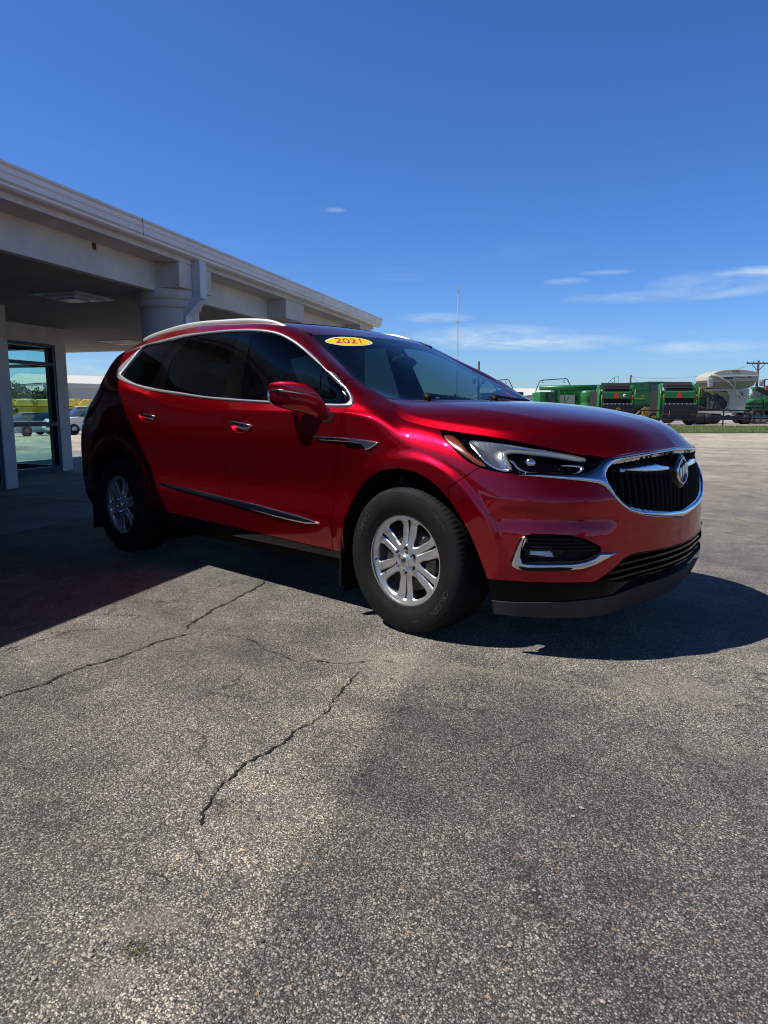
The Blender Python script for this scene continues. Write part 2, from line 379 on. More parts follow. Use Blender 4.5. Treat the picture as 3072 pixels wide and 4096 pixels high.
def side_cols():
    cols=[]
    # nose columns: y at the centre line, x offset
    base=[(.965,.20),(1.005,.29),(1.03,.36),(1.038,.48),(1.036,.56),(1.038,.64),(1.034,.74),(1.018,.83),(1.004,.88),(.995,.915),(.988,.94),(.98,.965)]
    cols.append([(x,0,z) for x,z in base])
    cols.append([(x-.012,-.2,z-.003*(i>8)) for i,(x,z) in enumerate(base)])
    cols.append([(x-.048,-.40,z-.012*max(0,i-7)/4) for i,(x,z) in enumerate(base)])
    cols.append([(.90,-.545,.20),(.935,-.555,.29),(.95,-.565,.36),(.945,-.575,.48),(.935,-.578,.56),(.932,-.58,.64),(.928,-.58,.73),(.915,-.578,.80),(.90,-.573,.85),(.885,-.568,.885),(.873,-.56,.91),(.86,-.55,.934)])
    cols.append([(.83,-.68,.20),(.855,-.695,.29),(.865,-.71,.36),(.855,-.722,.48),(.843,-.725,.56),(.838,-.728,.64),(.83,-.725,.735),(.80,-.715,.81),(.77,-.703,.86),(.74,-.69,.905),(.715,-.675,.938),(.69,-.66,.965)])
    cols.append([(.72,-.79,.20),(.735,-.81,.29),(.74,-.822,.36),(.73,-.835,.48),(.722,-.838,.56),(.718,-.84,.64),(.705,-.838,.74),(.672,-.826,.83),(.64,-.81,.89),(.61,-.795,.935),(.583,-.778,.970),(.556,-.76,.999)])
    cols.append([(.575,-.87,.20),(.585,-.89,.29),(.588,-.90,.36),(.58,-.912,.48),(.575,-.915,.56),(.57,-.917,.64),(.56,-.916,.75),(.53,-.905,.85),(.495,-.89,.92),(.46,-.872,.965),(.427,-.85,.998),(.395,-.82,1.026)])
    cols.append([(.44,-.895,.20),(.445,-.925,.29),(.447,-.94,.36),(.44,-.953,.48),(.435,-.958,.56),(.43,-.961,.66),(.415,-.961,.78),(.38,-.952,.875),(.34,-.937,.94),(.295,-.918,.985),(.252,-.892,1.02),(.21,-.862,1.048)])
    cols.append([(.22,-.90,.20),(.22,-.935,.29),(.22,-.955,.37),(.22,-.975,.48),(.22,-.983,.56),(.218,-.986,.68),(.21,-.984,.81),(.165,-.966,.93),(.130,-.944,.99),(.102,-.924,1.025),(.075,-.902,1.052),(.05,-.878,1.072)])
    cols.append([(0,-.90,.20),(0,-.935,.29),(0,-.955,.37),(0,-.978,.48),(0,-.988,.56),(0,-.991,.68),(0,-.989,.84),(-.045,-.958,1.02),(-.060,-.940,1.052),(-.074,-.918,1.074),(-.088,-.893,1.092),(-.1,-.866,1.107)])
    cols.append([(-.18,-.82,.22),(-.18,-.915,.285),(-.18,-.955,.37),(-.18,-.975,.48),(-.18,-.984,.56),(-.18,-.981,.68),(-.18,-.986,.88),(-.185,-.962,1.092),(-.188,-.940,1.115),(-.192,-.905,1.132),(-.196,-.862,1.146),(-.2,-.815,1.158)])
    def sec(x, extra):
        zc=smooth_interp(x,ZC); 
        return [(x,-.80,.225),(x,-.905,.285),(x,-.953,.37),(x,-.972,.48),(x,-.978,.56),(x,-.958,.70),(x,-.984,.93),(x,-.977,zc)]+extra
    cols.append(sec(-.36,[(-.355,-.950,1.152),(-.345,-.925,1.176),(-.335,-.86,1.200),(-.33,-.745,1.218)]))
    cols.append(sec(-.55,[(-.55,-.948,1.165),(-.545,-.921,1.20),(-.525,-.885,1.272),(-.5,-.752,1.292)]))
    cols.append(sec(-.75,[(-.75,-.948,1.17),(-.74,-.915,1.235),(-.70,-.852,1.375),(-.70,-.70,1.397)]))
    cols.append(sec(-1.0,[(-1.0,-.950,1.18),(-.99,-.895,1.295),(-.94,-.783,1.490),(-.95,-.635,1.531)]))
    cols.append(sec(-1.25,[(-1.25,-.950,1.19),(-1.22,-.882,1.34),(-1.13,-.748,1.573),(-1.1,-.605,1.614)]))
    cols.append(sec(-1.5,[(-1.5,-.950,1.205),(-1.48,-.868,1.39),(-1.37,-.735,1.645),(-1.32,-.625,1.688)]))
    cols.append(sec(-1.85,[(-1.85,-.950,1.226),(-1.83,-.862,1.41),(-1.75,-.729,1.683),(-1.70,-.645,1.732)]))
    cols.append(sec(-2.2,[(-2.2,-.950,1.258),(-2.2,-.862,1.43),(-2.17,-.729,1.688),(-2.15,-.655,1.751)]))
    cols.append(sec(-2.55,[(-2.55,-.948,1.297),(-2.56,-.862,1.45),(-2.58,-.729,1.678),(-2.6,-.655,1.745)]))
    c=sec(-2.9,[(-2.92,-.942,1.355),(-2.94,-.862,1.47),(-3.0,-.727,1.648),(-3.05,-.65,1.709)]); cols.append(c)
    c=[(-3.25,-.89,.20),(-3.25,-.935,.29),(-3.25,-.957,.37),(-3.25,-.977,.48),(-3.25,-.985,.56),(-3.25,-.981,.70),(-3.25,-.987,.92),(-3.22,-.965,1.24),(-3.21,-.920,1.38),(-3.22,-.86,1.475),(-3.25,-.735,1.612),(-3.28,-.645,1.664)]; cols.append(c)
    cols.append([(-3.6,-.86,.22),(-3.6,-.90,.31),(-3.6,-.925,.39),(-3.6,-.945,.50),(-3.6,-.955,.58),(-3.6,-.958,.72),(-3.59,-.953,.92),(-3.54,-.915,1.18),(-3.49,-.862,1.34),(-3.46,-.81,1.45),(-3.44,-.72,1.58),(-3.43,-.63,1.638)])
    cols.append([(-3.82,-.76,.25),(-3.86,-.82,.33),(-3.88,-.85,.41),(-3.89,-.865,.52),(-3.89,-.87,.60),(-3.885,-.87,.74),(-3.875,-.865,.94),(-3.80,-.82,1.17),(-3.68,-.74,1.31),(-3.60,-.68,1.44),(-3.53,-.60,1.575),(-3.50,-.50,1.645)])
    cols.append([(-3.98,-.46,.25),(-4.03,-.48,.33),(-4.06,-.49,.41),(-4.08,-.5,.52),(-4.08,-.5,.60),(-4.05,-.5,.74),(-4.03,-.5,.94),(-3.93,-.46,1.17),(-3.81,-.42,1.31),(-3.71,-.40,1.44),(-3.62,-.34,1.58),(-3.56,-.28,1.658)])
    cols.append([(-4.03,0,.25),(-4.09,0,.33),(-4.12,0,.41),(-4.14,0,.52),(-4.14,0,.60),(-4.10,0,.74),(-4.08,0,.94),(-3.98,0,1.17),(-3.86,0,1.31),(-3.76,0,1.44),(-3.65,0,1.58),(-3.58,0,1.663)])
    return np.array(cols,float)
NU=6; NV=[4,4,6,5,8,10,10,4,8,10,5]
def grid_eval(C,nu,nv,creases=(),cw=None):
    """C (nc,nr,3) control points; interpolating spline both ways"""
    nc,nr,_=C.shape
    d=np.linalg.norm(np.diff(C,axis=0),axis=2).mean(1); t=np.r_[0,np.cumsum(d)]
    if np.isscalar(nu): 
        q=np.interp(np.linspace(0,nc-1,(nc-1)*nu+1),np.arange(nc),t)
    else:
        q=np.concatenate([np.linspace(t[i],t[i+1],nu[i],endpoint=False) for i in range(nc-1)]+[[t[-1]]])
    R=np.stack([nspl(t,C[:,j],q) for j in range(nr)],1)
    out=[]
    brk=[0]+sorted(creases)+[nr-1]
    for k in range(len(q)):
        P=R[k]; s=np.r_[0,np.cumsum(np.maximum(np.sqrt(np.linalg.norm(np.diff(P,axis=0),axis=1)),1e-3))]
        col=[]; allq=[]
        for a,b in zip(brk[:-1],brk[1:]):
            qq=np.concatenate([np.linspace(s[i],s[i+1],nv[i],endpoint=False) for i in range(a,b)])
            if b==nr-1: qq=np.r_[qq,s[b]]
            col.append(nspl(s[a:b+1],P[a:b+1],qq)); allq.append(qq)
        col=np.concatenate(col)
        if cw is not None:   # crease fades out along the row
            w=cw[k]
            if w<1: col=col*w+nspl(s,P,np.concatenate(allq))*(1-w)
        out.append(col)
    return np.array(out)
def gauss(x,m,s): return np.exp(-((x-m)/s)**2)
def sstep(x,a,b):
    t=np.clip((x-a)/(b-a),0,1); return t*t*(3-2*t)
def normals(G):
    du=np.gradient(G,axis=0); dv=np.gradient(G,axis=1)
    n=np.cross(du,dv); n/=np.linalg.norm(n,axis=2,keepdims=True)+1e-12
    return n
def side_surface():
    C=side_cols()
    d=np.linalg.norm(np.diff(C,axis=0),axis=2).mean(1)
    nu=[max(5,int(round(x/.022))) for x in d]
    nv=[5,6,8,6,10,14,12,5,12,14,8]
    ci=np.concatenate([np.linspace(i,i+1,nu[i],endpoint=False) for i in range(len(nu))]+[[len(nu)]])
    G=grid_eval(C,nu,nv,creases=(7,),cw=np.clip((ci-8.6)/2.2,0,1)*np.clip((20.5-ci)/2.5,.25,1))
    N=normals(G)
    # make normals point outward (away from x axis)
    s=np.sign((N[...,1:2]*G[...,1:2]).mean()); N*=s
    x,y,z=G[...,0],G[...,1],G[...,2]
    D=np.zeros(x.shape)
    # wheel arch flares
    for cx,rr in ((.035,.475),(-3.045,.475)):
        r=np.hypot(x-cx,(z-.385)*1.0); 
        D+=.010*sstep(-r,-(rr+.085),-(rr+.050))*(y<-.7)*sstep(z,.25,.45)
    # undercut shelf on the bumper above the fog lamp
    m=sstep(-y,.50,.62)*sstep(x,.50,.58)
    ztop=.70-.10*sstep(-y,.85,.5)
    D+=-.015*m*gauss(z,.665,.05)+.005*m*gauss(z,.745,.035)
    G=G+N*D[...,None]
    return G
# -------- hood: station curves along x, v from centre (0) to the cut line
def side_top(G): return G[:,-1]
CUT=[(.98,0,.965),(.968,-.20,.957),(.932,-.40,.945),(.86,-.55,.934),(.69,-.66,.965),(.556,-.76,.999),(.395,-.82,1.026),(.21,-.862,1.048),(.05,-.878,1.072),(-.1,-.866,1.107),(-.2,-.815,1.158),(-.33,-.745,1.218)]
G_J=[0,.30,.55,.74,.87,.958,1.0]
HG=[0,.025,.085,.215,.46,.72,1.0]
def hood_surface():
    edge=CUT[3:]
    cen=[(.98,0,.965),(.905,0,1.038),(.79,0,1.093),(.58,0,1.140),(.38,0,1.172),(.2,0,1.190),(0,0,1.202),(-.2,0,1.207),(-.43,0,1.206)]
    gs=[None,[0,.03,.12,.30,.55,.86,1]]+[[0,.03,.10,.25,.50,.78,1]]*1+[HG]*4+[[0,.02,.09,.28,.50,.76,1],[0,.0,.02,.2,.6,.9,1]]
    rows=[]
    for i,(c,e) in enumerate(zip(cen,edge)):
        c=np.array(c);e=np.array(e)
        if i==0:
            pts=[c]
            f=np.array(CUT[:4])
            for j in G_J[1:]:
                y=j*e[1]; pts.append(np.array([np.interp(-y,-f[:,1],f[:,0]),y,np.interp(-y,-f[:,1],f[:,2])]))
            s=np.array(pts); ys=[0,-.2,-.4,-.55]
            q=nspl([0,.2,.4,.55],[[.98,.965],[.968,.957],[.932,.945],[.86,.934]],-s[:,1]); s[:,0]=q[:,0]; s[:,2]=q[:,1]
            rows.append(s)
        else:
            r=[]
            for j,g in zip(G_J,gs[i]):
                r.append([c[0]+(e[0]-c[0])*j**(2.2 if i<7 else 2.6), e[1]*j, c[2]+(e[2]-c[2])*g])
            rows.append(np.array(r))
    C=np.array(rows)
    d=np.linalg.norm(np.diff(C,axis=0),axis=2).mean(1)
    return grid_eval(C,[max(5,int(round(x/.02))) for x in d],[10,9,7,5,5,4],creases=(3,5))
def ws_surface():
    E=[(-.33,-.745,1.218),(-.5,-.752,1.292),(-.70,-.70,1.397),(-.95,-.635,1.531),(-1.1,-.605,1.614)]
    Cn=[(-.13,0,1.105),(-.33,0,1.235),(-.56,0,1.37),(-.85,0,1.530),(-1.055,0,1.634)]
    rows=[]
    for e,c in zip(E,Cn):
        e=np.array(e);c=np.array(c)
        rows.append([[c[0]+(e[0]-c[0])*j**2.0,e[1]*j,c[2]+(e[2]-c[2])*j**2.0] for j in (0,.25,.5,.75,.9,1)])
    C=np.array(rows); return grid_eval(C,[8]*4,[6]*5)
def roof_surface(G=None):
    C0=side_cols(); T=C0[:,-1]
    edge=[T[i] for i in range(15,23)]
    cen=[(-1.055,0,1.634),(-1.32,0,1.712),(-1.7,0,1.757),(-2.15,0,1.772),(-2.6,0,1.765),(-3.05,0,1.736),(-3.30,0,1.705),(-3.58,0,1.663)]
    rows=[]
    for i,(c,e) in enumerate(zip(cen,edge)):
        c=np.array(c);e=np.array(e)
        if i==7:
            f=np.array([T[25],T[24],T[23],T[22]])
            js=np.array([0,.3,.6,.85,1])*-e[1]
            q=nspl(-f[:,1],f[:,[0,2]],js); rows.append(np.stack([q[:,0],-js,q[:,1]],1))
        else: rows.append(np.array([[c[0]+(e[0]-c[0])*j**2,e[1]*j,c[2]+(e[2]-c[2])*j**2.2] for j in (0,.3,.6,.85,1)]))
    return grid_eval(np.array(rows),[10]*7,[6]*4)
# outlines drawn on the body: side (xz), nose (yz) and corner (ob) views, metres
OUT={
'dlo_outer':('xz',[(-2.9916,1.6484),(-2.6946,1.6728),(-2.3764,1.6929),(-2.1314,1.6918),(-1.8398,1.6869),(-1.5844,1.6746),(-1.4116,1.6577),(-1.2781,1.634),(-1.1862,1.6068),(-1.0885,1.5689),(-0.9816,1.5206),(-0.8056,1.4392),(-0.6671,1.3652),(-0.628,1.3506),(-0.5329,1.2911),(-0.4801,1.2578),(-0.4357,1.2252),(-0.3972,1.1957),(-0.3857,1.1749),(-0.4015,1.1644),(-0.4357,1.162),(-0.5833,1.1637),(-0.8054,1.1703),(-1.0014,1.1789),(-1.2314,1.1892),(-1.3707,1.1956),(-1.4861,1.201),(-1.6689,1.2111),(-1.83,1.2227),(-2.0934,1.2466),(-2.3344,1.2671),(-2.5263,1.2891),(-2.7345,1.3234),(-2.9052,1.357),(-2.9927,1.3769),(-3.079,1.4081),(-3.1129,1.4456),(-3.1114,1.4822),(-3.0155,1.5933),(-2.9671,1.6244),(-3.2314,1.6049)]),
'dlo_inner':('xz',[(-2.945,1.626),(-2.6643,1.6506),(-2.3481,1.6688),(-2.1113,1.673),(-1.8208,1.6682),(-1.5656,1.6552),(-1.3926,1.638),(-1.259,1.6147),(-1.1832,1.591),(-1.0844,1.5528),(-0.9767,1.5048),(-0.7993,1.4225),(-0.7134,1.3821),(-0.5818,1.3093),(-0.5227,1.2731),(-0.5111,1.268),(-0.4773,1.2428),(-0.4441,1.2155),(-0.4262,1.1958),(-0.4268,1.1837),(-0.4499,1.179),(-0.6076,1.1822),(-0.8178,1.1884),(-1.0126,1.1965),(-1.2417,1.2064),(-1.3805,1.2126),(-1.4968,1.22),(-1.6788,1.2289),(-1.8403,1.241),(-2.1063,1.2681),(-2.3007,1.2859),(-2.5393,1.3134),(-2.6907,1.3349),(-2.8463,1.3696),(-2.9722,1.4048),(-3.0143,1.4241),(-3.0088,1.4527),(-2.9844,1.5388)]),
'pane_quarter':('xz',[(-2.9275,1.6219),(-2.6575,1.6452),(-2.3921,1.6624),(-2.4726,1.5207),(-2.5061,1.4279),(-2.5482,1.3203),(-2.698,1.3419),(-2.854,1.3768),(-2.9722,1.4106),(-3.0046,1.4237),(-2.999,1.4524),(-2.9716,1.5345)]),
'pane_rear':('xz',[(-2.247,1.6602),(-2.106,1.6674),(-1.8147,1.6614),(-1.6386,1.6507),(-1.6394,1.5886),(-1.6191,1.4259),(-1.5819,1.2337),(-1.844,1.2471),(-2.1095,1.2732),(-2.3005,1.2904),(-2.3707,1.4429),(-2.3711,1.4926),(-2.3148,1.5727)]),
'pane_front':('xz',[(-1.5022,1.6457),(-1.3883,1.6329),(-1.2546,1.6097),(-1.1789,1.5861),(-1.0801,1.5479),(-0.9722,1.5001),(-0.7951,1.418),(-0.7361,1.3908),(-0.6984,1.312),(-0.6648,1.1901),(-0.8203,1.1926),(-1.0152,1.2008),(-1.2442,1.2108),(-1.3757,1.2171),(-1.4432,1.3899),(-1.4796,1.5665)]),
'pane_corner':('xz',[(-0.6984,1.3727),(-0.5786,1.3052),(-0.5221,1.2691),(-0.4917,1.2331),(-0.4529,1.1848),(-0.6297,1.1878)]),
'gap_front':('xz',[(-0.4333,1.1612),(-0.4211,1.1381),(-0.4207,1.1238),(-0.4203,1.0856),(-0.4327,1.047),(-0.4424,1.0082),(-0.4506,0.9692),(-0.4699,0.8949),(-0.496,0.8087),(-0.5132,0.7318),(-0.516,0.6712),(-0.5105,0.729),(-0.5065,0.5961),(-0.5343,0.3643)]),
'gap_mid':('xz',[(-1.4874,1.1998),(-1.4959,1.1838),(-1.517,1.138),(-1.5253,1.0748),(-1.5399,0.9589),(-1.5793,0.8158),(-1.5682,0.6491),(-1.5472,0.5881),(-1.5371,0.5175),(-1.5268,0.3838)]),
'gap_rear':('xz',[(-2.5293,1.2898),(-2.5649,1.2938),(-2.6071,1.2642),(-2.6732,1.2095),(-2.7186,1.1422),(-2.7394,1.0606),(-2.7294,1.0061)]),
'rocker':('xz',[(-2.3208,0.3998),(-1.8974,0.3936),(-1.5258,0.3864),(-1.1552,0.3773),(-0.8119,0.3691),(-0.5348,0.3627),(-0.4875,0.3613)]),
'headlamp':('ob',[(-0.5024,1.0461),(-0.4902,1.0513),(-0.461,1.06),(-0.3005,1.038),(-0.1442,1.011),(0.0212,0.977),(0.2152,0.9245),(0.1978,0.9078),(0.16,0.8818),(0.1249,0.8661),(0.0914,0.8609),(-0.0079,0.8623),(-0.0906,0.8642),(-0.1713,0.8611),(-0.1974,0.8633),(-0.2748,0.8711),(-0.3259,0.8813),(-0.3564,0.8909),(-0.4017,0.9163),(-0.4364,0.9449),(-0.4701,0.9847),(-0.4984,1.0196)]),
'lamp_amber':('ob',[(-0.494,1.0307),(-0.4578,1.0324),(-0.4202,0.9994),(-0.3984,0.9623),(-0.3645,0.931),(-0.3201,0.8948),(-0.346,0.894),(-0.3862,0.9169),(-0.4258,0.948),(-0.465,0.9821),(-0.4906,1.0171)]),
'lamp_chrome':('ob',[(-0.3784,1.0082),(-0.3326,1.0089),(-0.2333,0.9969),(-0.0994,0.9761),(0.0386,0.9544),(0.1371,0.9312),(0.0082,0.9467),(-0.1028,0.9615),(-0.2118,0.9697),(-0.2368,0.9653),(-0.2445,0.9494),(-0.236,0.9074),(-0.2223,0.8813),(-0.2739,0.8881),(-0.314,0.9111),(-0.3516,0.9581)]),
'lamp_drl':('ob',[(-0.2445,0.9494),(-0.2372,0.9626),(-0.2119,0.9692),(-0.1299,0.9668),(-0.0181,0.9557),(0.1413,0.926),(0.1286,0.9181),(0.0052,0.9347),(-0.1057,0.9474),(-0.1982,0.954),(-0.2235,0.947),(-0.2226,0.9339),(-0.2068,0.8789),(-0.2199,0.8787),(-0.2376,0.9179)]),
'lamp_foot':('ob',[(-0.2182,0.9261),(-0.1971,0.9237),(-0.1786,0.8976),(-0.1432,0.8781),(-0.0061,0.8731),(0.082,0.8713),(0.1071,0.8921),(0.021,0.9025),(0.0215,0.9051),(0.1243,0.8974),(0.0951,0.8677),(-0.0068,0.869),(-0.149,0.8733),(-0.185,0.8871),(-0.2037,0.9131)]),
'grille_outer':('yz',[(-0.8545,0.8588),(-0.8415,0.8649),(-0.7978,0.8621),(-0.7095,0.8584),(-0.6663,0.8583),(-0.6347,0.8712),(-0.6041,0.8966),(-0.611,0.8799),(-0.5732,0.9123),(-0.5486,0.9319),(-0.3649,0.954),(-0.2171,0.9564),(-0.022,0.9573),(-0.0088,0.9573),(-0.005,0.6131),(-0.1569,0.6292),(-0.2875,0.6459),(-0.3946,0.6629),(-0.4762,0.6857),(-0.526,0.7143),(-0.5679,0.7491),(-0.5922,0.7834),(-0.605,0.8057),(-0.62,0.8188),(-0.6661,0.8283),(-0.7219,0.8364),(-0.805,0.8474)]),
'grille_inner':('yz',[(-0.0166,0.9486),(-0.2215,0.948),(-0.3699,0.9424),(-0.476,0.9335),(-0.5095,0.9274),(-0.5372,0.9119),(-0.5611,0.8904),(-0.5787,0.8669),(-0.5862,0.8471),(-0.584,0.8191),(-0.5642,0.77),(-0.5317,0.7333),(-0.4765,0.6983),(-0.3889,0.6765),(-0.2898,0.667),(-0.1612,0.6556),(-0.0518,0.649)]),
'fog_insert':('ob',[(-0.1502,0.5865),(-0.1233,0.593),(-0.045,0.5958),(0.0361,0.5897),(0.0993,0.5763),(0.1429,0.5586),(0.1787,0.5386),(0.1892,0.5238),(0.1834,0.5078),(0.1567,0.4909),(0.1135,0.4762),(0.059,0.4692),(-0.0022,0.4673),(-0.0813,0.4646),(-0.1392,0.4625),(-0.1624,0.4673),(-0.1698,0.4836),(-0.1697,0.5172),(-0.1613,0.5633)]),
'fog_bezel':('ob',[(-0.1571,0.587),(-0.1711,0.5793),(-0.184,0.5537),(-0.1982,0.5153),(-0.2091,0.4722),(-0.2108,0.455),(-0.2052,0.4384),(-0.1838,0.4282),(-0.1377,0.4265),(-0.0407,0.4291),(0.06,0.4341),(0.1018,0.4374),(0.1663,0.4555),(0.2207,0.4787),(0.2779,0.5023),(0.1789,0.5081),(0.1567,0.4909),(0.1135,0.4754),(0.059,0.4672),(-0.0022,0.4652),(-0.0812,0.4625),(-0.1391,0.4604),(-0.1642,0.4642),(-0.1725,0.4835),(-0.171,0.5254),(-0.1613,0.5633),(-0.1502,0.5857)]),
'fog_drl':('ob',[(-0.1788,0.447),(-0.1385,0.4456),(0.0226,0.4509),(0.0555,0.4445),(0.0394,0.4351),(-0.157,0.4294),(-0.1765,0.4374)]),
'signal':('ob',[(-0.1334,0.5209),(-0.0436,0.5206),(-0.0269,0.4918),(-0.0428,0.4906),(-0.1346,0.4975)]),
'signal_lens':('ob',[(-0.1545,0.5223),(0.027,0.5194),(-0.0029,0.492),(-0.0347,0.4846),(-0.1592,0.4865)]),
'paintline':('ob',[(-0.333,0.3698),(-0.2821,0.367),(-0.1483,0.3625),(-0.2706,0.3705),(-0.2316,0.3704),(-0.1544,0.3707),(0.0018,0.375),(0.1612,0.3753),(0.24,0.4181),(0.2789,0.444),(0.3152,0.468),(0.3535,0.4818),(0.3996,0.485),(0.4899,0.4824),(0.6233,0.4795)]),
'lipline':('ob',[(-0.3012,0.267),(-0.2443,0.2698),(-0.1482,0.2762),(0.0105,0.2827),(0.0936,0.2893),(0.18,0.2986),(0.2739,0.3135),(0.3646,0.3169),(0.5119,0.3404),(0.6503,0.3403)]),
'gap_bumper':('ob',[(-0.3505,0.8842),(-0.4144,0.8393),(-0.4775,0.7876)]),
'gap_pillar':('xz',[(-0.51,1.2951),(-0.4907,1.2785),(-0.4842,1.2603)]),
'vent_chrome':('xz',[(-0.6444,1.0054),(-0.603,1.004),(-0.4424,1.0024),(-0.3266,0.9994),(-0.2308,0.9927),(-0.1502,0.9835),(-0.1678,0.9692),(-0.2093,0.9469),(-0.2409,0.9401),(-0.2528,0.9561),(-0.2802,0.9692),(-0.3263,0.9757),(-0.429,0.9787),(-0.4573,0.9787),(-0.5883,0.9805),(-0.6256,0.9884)]),
'vent_hole':('xz',[(-0.429,0.9787),(-0.3263,0.9757),(-0.2802,0.9692),(-0.2528,0.9561),(-0.2442,0.9456),(-0.3824,0.9436),(-0.402,0.9612)]),
'door_strip':('xz',[(-2.4041,0.6114),(-2.3632,0.6205),(-2.017,0.6072),(-1.5711,0.5845),(-1.179,0.5671),(-0.7771,0.5379),(-0.642,0.5208),(-0.6145,0.5134),(-0.6289,0.5061),(-0.7298,0.4951),(-0.8921,0.5),(-1.1207,0.5164),(-1.5401,0.5453),(-1.8557,0.5661),(-2.2549,0.5892)]),
'handle_f':('xz',[(-1.4616,1.0613),(-1.4379,1.0787),(-1.3898,1.0888),(-1.345,1.0926),(-1.2946,1.0875),(-1.2517,1.0725),(-1.2277,1.0536),(-1.2409,1.0313),(-1.2828,1.0111),(-1.3425,1.003),(-1.3972,1.0114),(-1.446,1.0359)]),
'handle_r':('xz',[(-2.6298,1.1209),(-2.5933,1.1357),(-2.5286,1.1425),(-2.4652,1.1393),(-2.4088,1.1218),(-2.3826,1.1005),(-2.3929,1.0744),(-2.4289,1.061),(-2.4806,1.0557),(-2.5387,1.063),(-2.5962,1.0857)]),
'sticker':('yz',[(-0.5674,1.5677),(-0.5253,1.5842),(-0.4637,1.5998),(-0.3956,1.6091),(-0.3349,1.6121),(-0.2608,1.613),(-0.2038,1.6065),(-0.178,1.5951),(-0.1862,1.5811),(-0.232,1.5661),(-0.2954,1.5554),(-0.4101,1.545),(-0.4983,1.5429),(-0.5435,1.5503),(-0.5697,1.5575)]),
'wipe1':('yz',[(-0.461,1.207),(-0.3529,1.2081)]),
'wshield_black':('yz',[(-0.6062,1.499),(-0.3616,1.5121),(-0.0921,1.5297)]),
'wing':('yz',[(-0.5382,0.8908),(-0.4498,0.8958),(-0.2772,0.8893),(-0.2176,0.88),(-0.1098,0.872),(-0.0938,0.8632),(-0.1277,0.8569),(-0.3286,0.8707),(-0.4543,0.8829),(-0.5334,0.8878)]),
'wing_black':('yz',[(-0.5565,0.8923),(-0.5239,0.8996),(-0.4181,0.8999),(-0.2457,0.8908),(-0.1152,0.8811),(-0.0783,0.9034),(-0.0417,0.9016),(-0.0848,0.8155),(-0.113,0.8459),(-0.2609,0.8558),(-0.4577,0.8728),(-0.5325,0.8798)]),
'bar1':('yz',[(-0.4928,0.4478),(-0.31,0.4455),(-0.0384,0.4439)]),
'bar2':('yz',[(-0.5581,0.4199),(-0.3755,0.4099),(-0.0255,0.3996)]),
'bar3':('yz',[(-0.6192,0.3777),(-0.4388,0.3726),(-0.0105,0.3684)]),
}
# ================= the red SUV =================
RED=mat('red_tintcoat_paint',(.345,.0007,.0085),.31,.90,coat=1,spec=.5,coat_rough=.015)
BS(RED).inputs['Coat IOR'].default_value=1.52; BS(RED).inputs['Specular Tint'].default_value=(.55,.02,.04,1)
t=RED.node_tree; b=BS(RED); tc=N('ShaderNodeTexCoord',t)
vo=N('ShaderNodeTexVoronoi',t); vo.inputs['Scale'].default_value=700; lk(t,tc.outputs['Object'],vo.inputs['Vector'])
lk(t,mixc(t,.35,(.345,.0007,.0085),mixc(t,1,vo.outputs['Color'],(.80,.0025,.018),'MULTIPLY')),b.inputs['Base Color'])
CHROME=mat('chrome',(.78,.79,.80),.07,1); SATIN=mat('satin_silver',(.72,.73,.72),.34,.7)
GLOSSBLK=mat('gloss_black',(.0015,.0015,.0018),.07,0,coat=0,spec=.35); MATBLK=mat('black_plastic',(.0055,.0055,.0062),.60,spec=.22); DEEP=mat('dark_cavity',(.002,.002,.002),.9,spec=.1)
RUB=varied(mat('tyre_rubber',(.0060,.0060,.0064),.66,spec=.22),9,.35,.25,400,rough=(.58,.8))
ALLOY=mat('silver_alloy',(.70,.71,.72),.30,.86,coat=.3); BRAKE=mat('brake_iron',(.09,.085,.08),.5,.8)
WS=glassmat('windscreen_glass',(.55,.70,.70),1.5); DARKGL=glassmat('privacy_glass',(.05,.07,.075),1.45); FRGL=glassmat('tinted_glass',(.20,.29,.29),1.45)
LENS=glassmat('clear_lens',(.93,.94,.95),1.33); AMB=mat('amber_reflector',(.17,.028,.004),.25,0,coat=.8); CLEAR=mat('lamp_reflector',(.70,.72,.75),.17,.93)
DRLM=mat('daytime_lamp_tube',(.20,.21,.225),.3,.3,coat=.5); SEATM=mat('grey_seat_leather',(.10,.095,.09),.6); CABIN=mat('cabin_plastic',(.022,.022,.024),.7)
REDLENS=mat('red_lamp_lens',(.25,.005,.008),.1,0,coat=1)
YEL=mat('sticker_yellow',(.82,.60,.002),.5); STR=mat('sticker_red',(.62,.02,.02),.5); WHT=mat('sticker_white',(.75,.75,.72),.5)

CAR=empty('suv',(-1.5,0,0)); tag(CAR,'shiny dark red SUV with a yellow 2021 sticker on its windscreen, parked beside the canopy','suv')
CP=empty('car_origin')   # temporary parent so that mesh coordinates stay the survey ones
def P_(o): return o
SIDE=orient(grid_ts(side_surface()),(-1.5,0,.8)); HOOD=orient(grid_ts(hood_surface()),(0,0,.3)); WSH=orient(grid_ts(ws_surface()),(-1.5,0,.8)); ROOF=orient(grid_ts(roof_surface()),(-1.5,0,.8))
front=lambda V:V[:,0]-.2
def poly(n): return OUT[n][1]
def outf(n,sm=True,cond=None): return fld(OUT[n][0],OUT[n][1],sm,cond)
parts={}     # name -> (ts, material, owner, depth)
R0=SIDE
